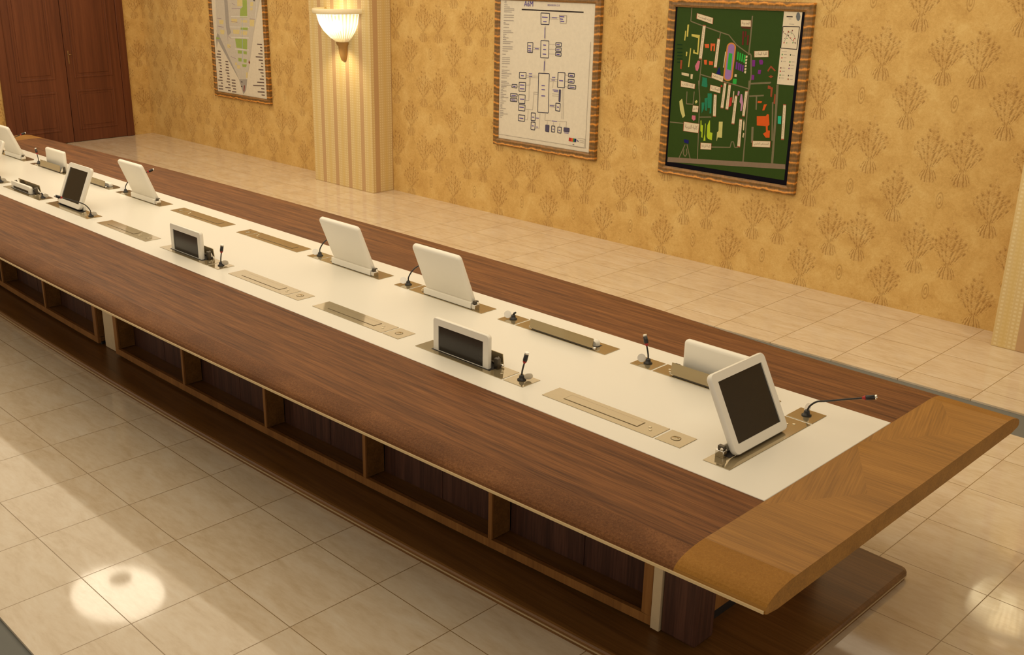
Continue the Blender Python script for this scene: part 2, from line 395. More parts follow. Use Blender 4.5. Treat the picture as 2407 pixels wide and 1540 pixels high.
# double door in the left wall
d = struct(bpy.data.objects.new('door_1', None)); C.objects.link(d); d.location = (XL, 4.47, 0)
def local(b, fn): pass
ZD = 2.36
b = MB(); X0 = 0.0
b.box((0, .82, 0), (.045, .935, ZD+.1), 'door_wood', .006, 2); b.box((0, -.935, 0), (.045, -.82, ZD+.1), 'door_wood', .006, 2); b.box((0, -.82, ZD), (.045, .82, ZD+.1), 'door_wood', .006, 2)
b.build('door_casing', d)
for s in (-1, 1):
    b = MB(); y0, y1 = (.004, .818) if s > 0 else (-.818, -.004)
    b.box((0, y0, .006), (.030, y1, ZD-.003), 'door_wood', .003, 1)
    fy0, fy1 = (y0+.10, y1-.13) if s > 0 else (y0+.10, y1-.17)
    for z0, z1 in ((.17, .73), (.90, 2.22)):
        for lo, hi in (((.0295, fy0+.028, z0), (.037, fy1-.028, z0+.028)), ((.0295, fy0+.028, z1-.028), (.037, fy1-.028, z1)), ((.0295, fy0, z0), (.037, fy0+.028, z1)), ((.0295, fy1-.028, z0), (.037, fy1, z1))):
            b.box(lo, hi, 'door_wood', .004, 1)
        b.box((.028, fy0+.06, z0+.06), (.034, fy1-.06, z1-.06), 'door_wood', .005, 1)
    leaf = b.build('door_leaf', d)
    if s > 0:
        b = MB(); b.box((.030, .040, 1.10), (.034, .060, 1.28), 'door_brass', .002, 2)
        b.tube([(.033, .05, 1.23), (.06, .05, 1.23)], .007, 'door_brass'); b.tube([(.06, .046, 1.23), (.06, .09, 1.225)], .006, 'door_brass')
        b.lathe([(.009, 0), (.009, .006), (.004, .008)], 'door_brass', (.034, .05, 1.12), 12)
        b.build('door_handle', leaf)

# ================================================================ CONFERENCE TABLE
AX, XC = 1.475, -.885
HT = .774
XE, XO = 4.036, 3.722                       # end of the top, start of the oak
LE, LO = 2*XC-XE, 2*XC-XO
WI = .4715                                  # half width of the white middle
def hw(x, s=-1): return 1.120-.0060*(x-XC)**2-(.042*math.exp(-((x-3.0)/.75)**2) if s > 0 else 0)
table = thing('conference_table', 'very long boat-shaped conference table of dark walnut with white middle and golden oak ends', 'table', (XC, AX, 0))
def tl(p): return (p[0]-XC, p[1]-AX, p[2])
def side_profile(x, s, yin):
    w = hw(x, s); pts = [(x, AX+s*yin, HT)]
    f = w-.165
    for k in range(9):
        t = k/8*PI/2
        pts.append((x, AX+s*(f+.165*math.sin(t)), HT-.050*(1-math.cos(t))))
    pts += [(x, AX+s*w, HT-.060), (x, AX+s*(w-.012), HT-.066), (x, AX+s*(w-.07), HT-.074), (x, AX+s*yin, HT-.074)]
    return pts
NST = 36
for s in (-1, 1):
    loops = [[tl(p) for p in side_profile(LO+(XO-LO)*i/NST, s, WI)] for i in range(NST+1)]
    n = len(loops[0]); tags = ['walnut_x']*n
    for k in range(3, 10): tags[k] = 'walnut_edge'
    b = MB(); b.loft(loops, 'walnut_x', mats=tags)
    b.build('walnut_top_panel', table)
    # pale edging under the rounded edge, over the oak as well
    loops = []
    for i in range(NST+1):
        x = LE+.004+(XE-LE-.008)*i/NST; w = hw(x, s)
        loops.append([tl((x, AX+s*q, HT+z)) for q, z in ((w-.006, -.050), (w+.0045, -.051), (w+.0045, -.0605), (w-.006, -.0615))])
    b = MB(); b.loft(loops, 'gold_edge'); b.build('edge_strip', table)
b = MB(); b.box(tl((LO, AX-WI, HT-.074)), tl((XO, AX+WI, HT+.002)), 'white_top', .003, 2); b.build('white_centre_panel', table)
b.bm if False else None
def full_profile(x):
    r = side_profile(x, -1, 0); l = side_profile(x, 1, 0)
    return r[1:-1][::-1]+l[1:-1]
for x0, x1 in ((XO, XE), (LE, LO)):
    b = MB(); loops = [[tl(p) for p in full_profile(x0+(x1-x0)*i/6)] for i in range(7)]
    n = len(loops[0]); tags = ['oak']*n
    for k in list(range(4, 11))+list(range(n-11, n-4)): tags[k] = 'oak_edge'
    b.loft(loops, 'oak', mats=tags); o = b.build('oak_end_panel', table)
# plinth
def wp(x): return .843-.0069*(x-XC)**2
def outline(wf, xa, r, inset=0, nst=30):
    """closed outline of a boat-shaped slab with rounded corners"""
    pts = []
    def side(s):
        out = []
        for i in range(nst+1):
            x = XC-xa+r+(2*xa-2*r)*i/nst; out.append((x, AX+s*(wf(x)-inset)))
        return out
    near = side(-1); far = side(1)[::-1]
    def corner(p, a0):
        return [(p[0]+(r)*math.cos(a0+t*PI/12), p[1]+(r)*math.sin(a0+t*PI/12)) for t in range(1, 6)]
    xr = XC+xa-r; xl = XC-xa+r
    pts = near+corner((xr, near[-1][1]+r), -PI/2)+[(xr+r, near[-1][1]+r)]+[(xr+r, far[0][1]-r)]+corner((xr, far[0][1]-r), 0)
    pts += far+corner((xl, far[-1][1]-r), PI/2)+[(xl-r, far[-1][1]-r)]+[(xl-r, near[0][1]+r)]+corner((xl, near[0][1]+r), PI)
    return pts
def slab(wf, xa, r, z0, z1, mat, name, bev=0, inset=0):
    b = MB(); loops = []
    for z, ins in ([(z0, 0), (z1-bev, 0), (z1-bev*.3, bev*.3), (z1, bev)] if bev else [(z0, 0), (z1, 0)]):
        o = outline(wf, xa-ins-inset, r, ins+inset); loops.append([tl((p[0], p[1], z)) for p in o])
    b.loft(loops, mat, smooth=False); return b.build(name, table)
PX = 4.69
pl = slab(wp, PX, .035, .0225, .045, 'plinth_wood', 'base_plinth', .012)
q = slab(wp, PX, .035, 0, .015, 'plinth_wood', 'plinth_foot', 0, .003); q.parent = pl
q = slab(wp, PX, .035, .015, .0225, 'pale_edge', 'plinth_strip', 0, -.0015); q.parent = pl
# shelving below the top
def yf(x): return .621-.0078*(x-XC)**2      # half width of the shelf fronts
def curved(b, x0, x1, s, d0, d1, z0, z1, mat, n=10):
    loops = []
    for i in range(n+1):
        x = x0+(x1-x0)*i/n; w = yf(x)
        loops.append([tl((x, AX+s*(w-d0), z0)), tl((x, AX+s*(w-d0), z1)), tl((x, AX+s*(w-d1), z1)), tl((x, AX+s*(w-d1), z0))])
    b.loft(loops, mat)
ZT = HT-.075
for s in (-1, 1):
    for side, xs in ((1, [-.93, -.05, .80, 1.63, 2.465, 3.305]), (-1, [-1.19, -2.06, -2.92, -3.77, -4.61, -5.06])):
        xa, xb = min(xs), max(xs)
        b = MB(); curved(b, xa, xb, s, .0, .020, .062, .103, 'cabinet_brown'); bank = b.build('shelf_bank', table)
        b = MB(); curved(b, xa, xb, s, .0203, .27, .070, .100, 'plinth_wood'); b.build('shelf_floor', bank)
        b = MB(); curved(b, xa+.01, xb-.01, s, .03, .27, .030+.0155, .0615, 'void_shade'); b.build('recessed_foot', bank)  # foot coloured near-black for the shadow gap below the rail
        b = MB(); curved(b, xa, xb, s, .0, .27, ZT-.03, ZT, 'cabinet_brown'); b.build('shelf_head', bank)
        for i, x in enumerate(sorted(xs)):
            end = i in (0, len(xs)-1); t = .046 if end else .022
            x0 = x if i == 0 else (x-t if i == len(xs)-1 else x-t/2)
            b = MB(); w = yf(x0+t/2)
            ya, yb = sorted((AX+s*(w+.0015), AX+s*(w-.25)))
            ym = AX+s*(w-.012); yi, yo = AX+s*(w-.118), AX+s*(w+.0015)
            b.box(tl((x0, min(ym, yo), .1035)), tl((x0+t, max(ym, yo), ZT-.0305)), 'cabinet_brown', .002, 1)
            b.box(tl((x0+.001, min(ym, yi), .1035)), tl((x0+t-.001, max(ym, yi), ZT-.0305)), 'plinth_wood'); b.build('end_post' if end else 'divider', bank)
        ss = sorted(xs)
        for i in range(len(ss)-1):
            x0, x1 = ss[i]+.012, ss[i+1]-.012
            for k in range(2):
                c0, c1 = x0+(x1-x0)*k/2+.002, x0+(x1-x0)*(k+1)/2-.002
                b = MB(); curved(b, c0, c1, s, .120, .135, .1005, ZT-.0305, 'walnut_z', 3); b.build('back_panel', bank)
    # white gable in the gap and the dark pylons with cream strips at both ends
    b = MB(); w = yf(-1.05); ya, yb = sorted((AX+s*(w-.03), AX+s*(w-.27)))
    b.box(tl((-1.145, ya, .0455)), tl((-.945, yb, ZT)), 'cream_panel', .004, 1); b.build('centre_gable', table)
    for e in (1, -1):
        x0 = 3.306 if e > 0 else 2*XC-3.306-.04; w = yf(x0)
        b = MB(); ya, yb = sorted((AX+s*(w+.003), AX+s*(w-.2))); b.box(tl((x0, ya, .055)), tl((x0+.040, yb, ZT)), 'cream_panel', .001, 1); b.build('cream_strip', table)
        x0 = 3.3465 if e > 0 else 2*XC-3.3465-.16; w = yf(x0+.08)
        b = MB(); ya, yb = sorted((AX+s*(w+.003), AX+s*(w-.125))); b.box(tl((x0, ya, .055)), tl((x0+.16, yb, ZT)), 'walnut_z', .012, 3); b.build('end_pylon', table)
for e in (1, -1):
    x0 = 3.41 if e > 0 else 2*XC-3.41-.03
    b = MB(); b.box(tl((x0, AX-.33, .085)), tl((x0+.03, AX+.33, ZT)), 'cabinet_brown', .002, 1); g = b.build('end_wall_panel', table)
    b = MB(); b.box(tl((x0+.002, AX-.33, .0455)), tl((x0+.028, AX+.33, .0845)), 'void_shade'); b.build('recessed_foot', g)  # shadow line under the end panel, put into the foot's colour
b = MB(); b.box(tl((-5.05, AX-.20, .0455)), tl((3.30, AX+.20, ZT)), 'walnut_z'); b.build('cable_core', table)

# ================================================================ POP-UP MONITORS AND MICROPHONES
ZP = HT+.002
def rrect(x0, x1, z0, z1, rt, rb, y, n=5):
    pts = []
    for cx, cz, r, a in ((x1-rt, z1-rt, rt, 0), (x0+rt, z1-rt, rt, PI/2), (x0+rb, z0+rb, rb, PI), (x1-rb, z0+rb, rb, 1.5*PI)):
        for k in range(n+1):
            t = a+PI/2*k/n; pts.append((cx+r*math.cos(t), y, cz+r*math.sin(t)))
    return pts
PW, PT = .37, .029
def panel(parent, h, tilt, oy, oz, cut):
    """white housing with a recessed dark screen; CUT: its lower part is still inside the table"""
    x0, x1 = -PW/2, PW/2; rt, rb = min(.018 if cut else .024, h*.7), (.0012 if cut else .026)
    X = Matrix.Translation((.275, oy, oz)) @ Matrix.Rotation(-tilt, 4, 'X')
    def L(i, y): return rrect(x0+i, x1-i, (0 if cut else i), h-i, max(.001, rt-i), max(.001, rb-i) if not cut else rb, y)
    iz0 = 0.0005 if cut else .038
    inner = lambda y: rrect(x0+.036, x1-.036, iz0, h-.036, .0012, .0012, y)
    low = h < .045
    loops = [L(.016 if not low else .006, PT), L(.0075, PT-.0025), L(.002, PT-.008), L(0, PT-.015), L(0, .004), L(.003, 0)]+([] if low else [inner(0), inner(.005)])
    b = MB(); b.loft([[tuple(X @ Vector(p)) for p in l] for l in loops], 'white_plastic', True, low, True, True)
    hs = b.build('monitor_housing', parent)
    for p in hs.data.polygons: p.use_smooth = True
    hs.data.set_sharp_from_angle(angle=math.radians(38))
    if low: return hs
    b = MB(); l0 = [tuple(X @ Vector(p)) for p in inner(.0046)]; l1 = [tuple(X @ Vector(p)) for p in inner(.009)]
    b.loft([l0, l1], 'screen_glass'); b.build('screen', hs)
    return hs
def monitor(state, label, loc, rz, group, tilt=24, rise=.16, oy=-.003):
    root = thing('popup_monitor', label, 'monitor', loc, rz, group)
    b = MB(); b.box((0, -.0575, 0), (.578, .0575, .0022), 'polished_plate', .0006, 1); pl = b.build('cover_plate', root)
    for k, (x, y) in enumerate(((.515, .012), (.532, -.010))):
        b = MB(); b.lathe([(.0065, .0023), (.0065, .0038), (.0045, .0042), (0.0003, .0042)], 'plate_mark', (x, y, 0), 12); b.build('button', pl)
    if state == 'closed':
        b = MB(); b.box((.092, -.024, .0023), (.478, .031, .0030), 'plate_groove'); b.build('lid_groove', pl)
        b = MB(); b.box((.095, -.021, .0031), (.475, .028, .0040), 'polished_plate'); b.build('lid', root)
        return root
    if state == 'open':
        b = MB(); b.box((.085, -.004, .0024), (.492, .034, .0030), 'void_shade'); b.build('slot', pl)  # black sheet laid on the plate for the shaded slot opening
        panel(root, .318, math.radians(tilt), oy, .014, False)
        b = MB(); b.box((.088, .0315, .0032), (.462, .050, .040), 'white_plastic', .003, 2); b.build('hinge_cover', root)
        for x0, x1 in ((.060, .0865),):
            b = MB(); b.box((x0, .010, .0024), (x1, .046, .030), 'chrome', .002, 2)
            b.box((x0+.004, .012, .030), (x1-.004, .040, .048), 'dark_steel', .003, 2)
            b.tube([(x0+.001, .020, .036), (x1-.001, .020, .036)], .006, 'chrome', 12); b.build('hinge_bracket', root)
        return root
    # half-risen or just opening: screen still partly down its slot, polished lid tipped up behind it
    b = MB(); b.box((.085, -.030, .0024), (.475, .050, .0030), 'void_shade'); b.build('slot', pl)  # dark sheet on the plate, shade of the open slot painted in
    panel(root, rise, 0, -.022, .0031, True)
    A, Bq = Vector((0, .0565, .013)), Vector((0, .050, .066 if rise > .05 else .058))
    dv = (Bq-A); nn = Vector((0, dv.z, -dv.y)).normalized()*.004
    b = MB(); loops = [[(x, A.y, A.z), (x, Bq.y, Bq.z), (x, Bq.y-nn.y, Bq.z-nn.z), (x, A.y-nn.y, A.z-nn.z)] for x in (.078, .482)]
    b.loft(loops, 'polished_plate'); ld = b.build('lid', root)
    b = MB(); b.box((.090, .046, .0032), (.470, .053, .0125), 'dark_steel', .001, 1); b.build('lid_gap_shade', ld)  # dark strip standing in for the shaded gap below the lid
    for x0, x1 in ((.4635, .490), (.062, .0855)):
        b = MB(); b.tube([(x0, .046, .011), (x1, .046, .011)], .0065, 'chrome', 12)
        if rise > .05:
            b.box((x0, .008, .0024), (x1, .030, .052), 'dark_steel', .003, 2)
            b.loft([[(x, .031, .008), (x, .050, .018), (x, .031, .056)] for x in (x0+.006, x0+.010)], 'chrome')
        b.build('hinge_bracket', root)
    return root
def microphone(state, label, loc, rz, group, pts=None):
    root = thing('gooseneck_microphone', label, 'microphone', loc, rz, group)
    b = MB(); b.box((-.0585, -.0575, 0), (.0585, .0575, .0022), 'polished_plate', .0006, 1); pl = b.build('cover_plate', root)
    if state == 'closed':
        b = MB(); b.lathe([(.0205, .0023), (.0205, .0030), (.0190, .0032), (.0190, .0023)], 'plate_groove', (0, 0, 0), 24); b.build('cap_ring', pl)
        b = MB(); b.lathe([(.0185, .0023), (.0185, .0036), (.017, .0040), (.0003, .0040)], 'polished_plate', (0, 0, 0), 24)
        b.box((-.010, -.004, .0040), (.003, -.0015, .0046), 'plate_mark'); b.box((.002, .003, .0040), (.010, .0055, .0046), 'plate_groove'); b.build('flip_cap', root)
        return root
    b = MB(); b.lathe([(.020, .0023), (.020, .006), (.013, .009), (.011, .022), (.008, .026), (.0004, .026)], 'black_plastic', (0, 0, 0), 20); b.build('socket', root)
    b = MB(); b.tube([(.0290, .012, .0235), (.0266, .014, .0250)], .0195, 'pearl_cap', 20); b.build('flip_cap', root)
    if state == 'stub':
        b = MB(); b.tube([(0, 0, .020), (-.004, -.002, .034), (-.012, -.006, .040)], [.006, .006, .004], 'black_plastic'); b.build('gooseneck', root)
        return root
    path = [Vector(p) for p in pts]; sm = bezier(path)
    tip, pre = sm[-1], sm[-4]; dr = (tip-pre).normalized()
    b = MB(); b.tube(sm, .0038, 'black_plastic', 8); b.build('gooseneck', root)
    b = MB(); b.tube([tip-dr*.002, tip+dr*.006, tip+dr*.012], [.0042, .0086, .0098], 'red_ring', 12); b.build('light_ring', root)
    b = MB(); b.tube([tip+dr*.0122, tip+dr*.016, tip+dr*.046], [.0098, .0104, .0096], 'black_plastic', 12)
    b.tube([tip+dr*.0465, tip+dr*.055], [.0098, .0092], 'chrome', 12); b.build('capsule', root)
    return root
UP = [(0, 0, .020), (.002, 0, .045), (.012, .001, .085)]
BEND = [(0, 0, .020), (-.001, -.004, .050), (-.012, -.036, .092), (-.036, -.095, .122), (-.070, -.165, .150)]
STARTS = [2.578, 1.760, .928, .092, -.724, -1.619, -2.473, -3.300, -4.130, -4.970]
NEAR = [  # nearest the right-hand end first
 ('closed', None, 'closed'), ('half', .160, 'up'), ('closed', None, 'closed'), ('closed', None, 'closed'), ('half', .170, 'up'),
 ('closed', None, 'closed'), ('open', None, 'bend'), ('half', .058, 'stub'), ('open', None, 'bend'), None]
FAR = [('half', .168, 'up'), ('half', .030, 'stub'), ('open', None, 'bend'), ('open', None, 'bend'), ('closed', None, 'closed'),
 ('closed', None, 'closed'), ('open', None, 'bend'), ('half', .030, 'closed'), ('half', .172, 'up'), ('open', None, 'bend')]
NL = ['flush closed monitor plate on the near side, closest to the oak end', 'half-risen monitor with dark screen on the near side, closer of two to the oak end',
 'flush closed monitor plate on the near side, just left of the closer half-risen screen', 'flush closed monitor plate on the near side, right of the smaller half-risen screen',
 'smaller half-risen monitor with dark screen on the near side, further from the oak end', 'flush closed monitor plate on the near side, just right of the tilted dark screen',
 'fully raised monitor with tall dark tilted screen on the near side, facing us', 'barely risen white monitor on the near side with a thin strip of dark screen showing',
 'raised white monitor on the near side, cut by the left edge of the photo', '']
NM = ['closed microphone plate on the near side closest to the oak end', 'upright gooseneck microphone with red ring on the near side, closer to the oak end',
 'closed microphone plate on the near side, just left of the closer half-risen screen', 'closed microphone plate on the near side, between two flush monitor plates',
 'upright gooseneck microphone on the near side, right of the smaller half-risen screen', 'closed microphone plate on the near side, left of the further half-risen screen',
 'bent gooseneck microphone on the near side reaching left across the tilted dark screen', 'stubby dark microphone head on the near side, right of the barely risen monitor',
 'bent gooseneck microphone at the left edge of the photo, near side', '']
FL = ['half-risen white monitor seen from behind, partly hidden by the large end screen', 'opening monitor lid on the far side, a shiny tipped plate with white sheen',
 'raised white monitor seen from behind on the far side, closer of the big pair', 'raised white monitor seen from behind on the far side, further of the big pair',
 'flush closed monitor plate on the far side, just left of the big raised pair', 'flush closed monitor plate on the far side, right of the lone raised white back',
 'raised white monitor seen from behind on the far side, beyond the flush plates', 'opening monitor lid on the far side, half behind the tilted dark screen',
 'half-risen white monitor seen from behind on the far side, with tan lid and upright microphone', 'raised white monitor seen from behind at the far left, nearest the door']
FM = ['upright gooseneck microphone on the far side, left of the white back by the oak end', 'stubby microphone with shiny round cap on the far side, left of the tipped lid',
 'bent gooseneck microphone on the far side behind the closer of the big raised pair', 'bent gooseneck microphone on the far side behind the further of the big raised pair',
 'closed microphone plate on the far side, just left of the big raised pair', 'closed microphone plate on the far side, right of the lone raised white back',
 'bent gooseneck microphone with red ring on the far side, behind the lone raised white back', 'closed microphone plate on the far side, hidden behind the tilted dark screen',
 'upright gooseneck microphone on the far side, near the door end', 'bent gooseneck microphone at the far left behind the last raised white back']
GM, GK = 'pop-up monitors along the table', 'microphones along the table'
for x, it, l, m in zip(STARTS, NEAR, NL, NM):
    if it is None: continue
    monitor(it[0], l, (x, 1.188, ZP), 0, GM, rise=it[1] or .16)
    microphone({'up': 'on', 'bend': 'on'}.get(it[2], it[2]), m, (x+.6465, 1.188, ZP), 0, GK, UP if it[2] == 'up' else BEND)
FS = [2.605, 1.753, .930, .090, -.724, -1.615, -2.480, -3.300, -4.140, -4.985]
for x, it, l, m in zip(FS, FAR, FL, FM):
    monitor(it[0], l, (x+.705, 1.757, ZP), PI, GM, tilt=22, rise=it[1] or .16)
    microphone({'up': 'on', 'bend': 'on'}.get(it[2], it[2]), m, (x+.0585, 1.757, ZP), PI, GK, UP if it[2] == 'up' else BEND)
monitor('open', 'large raised monitor with dark screen at the near end of the table', (3.457, 1.110, ZP), PI/2, GM, tilt=27, oy=-.028)
microphone('on', 'bent gooseneck microphone beside the end monitor, reaching out over the oak end', (3.457, 1.7565, ZP), PI/2, GK,
  [(0, 0, .020), (.004, -.008, .045), (.012, -.030, .068), (.020, -.060, .078), (.055, -.135, .100), (.078, -.185, .114)])
monitor('open', 'raised monitor at the far end of the table by the door', (2*XC-3.457, 2*AX-1.110, ZP), -PI/2, GM, tilt=27)
microphone('on', 'bent gooseneck microphone at the far end of the table against the brown door', (2*XC-3.457, 2*AX-1.7565, ZP), -PI/2, GK, BEND)

# ================================================================ FRAMED PRINTS
PAL = dict(road=(.20, .175, .10), band=(.25, .185, .13), yel=(.62, .55, .13), ora=(.72, .13, .035), pin=(.62, .17, .26), trk=(.62, .25, .06), vio=(.33, .19, .48), grn=(.03, .42, .06),
 pur=(.16, .035, .30), pur2=(.20, .03, .26), cre=(.68, .58, .38), cre2=(.60, .58, .22), blu=(.012, .012, .16), tea=(.02, .22, .12), lim=(.45, .62, .03), red=(.50, .04, .03), lil=(.50, .25, .42),
 big=(.70, .11, .015), bro=(.33, .075, .03), aqu=(.03, .50, .32), dkr=(.14, .02, .015), dkg=(.008, .04, .008), leg=(.78, .70, .54), blk=(.03, .02, .02), emb=(.15, .17, .19), gry=(.34, .30, .26), gry2=(.38, .34, .32),
 grn2=(.05, .25, .06), ink=(.03, .03, .07), ink2=(.10, .09, .16), lin=(.42, .38, .35), pur3=(.10, .07, .38), g1=(.62, .57, .49), g2=(.40, .37, .34), gr=(.36, .47, .12), ye=(.74, .62, .30), blu2=(.42, .52, .60), whi=(.80, .78, .72),
 pu1=(.36, .26, .33), mar=(.26, .04, .03), tx1=(.16, .11, .10), lab=(.76, .66, .48), labb=(.40, .12, .07), txt=(.14, .06, .04))
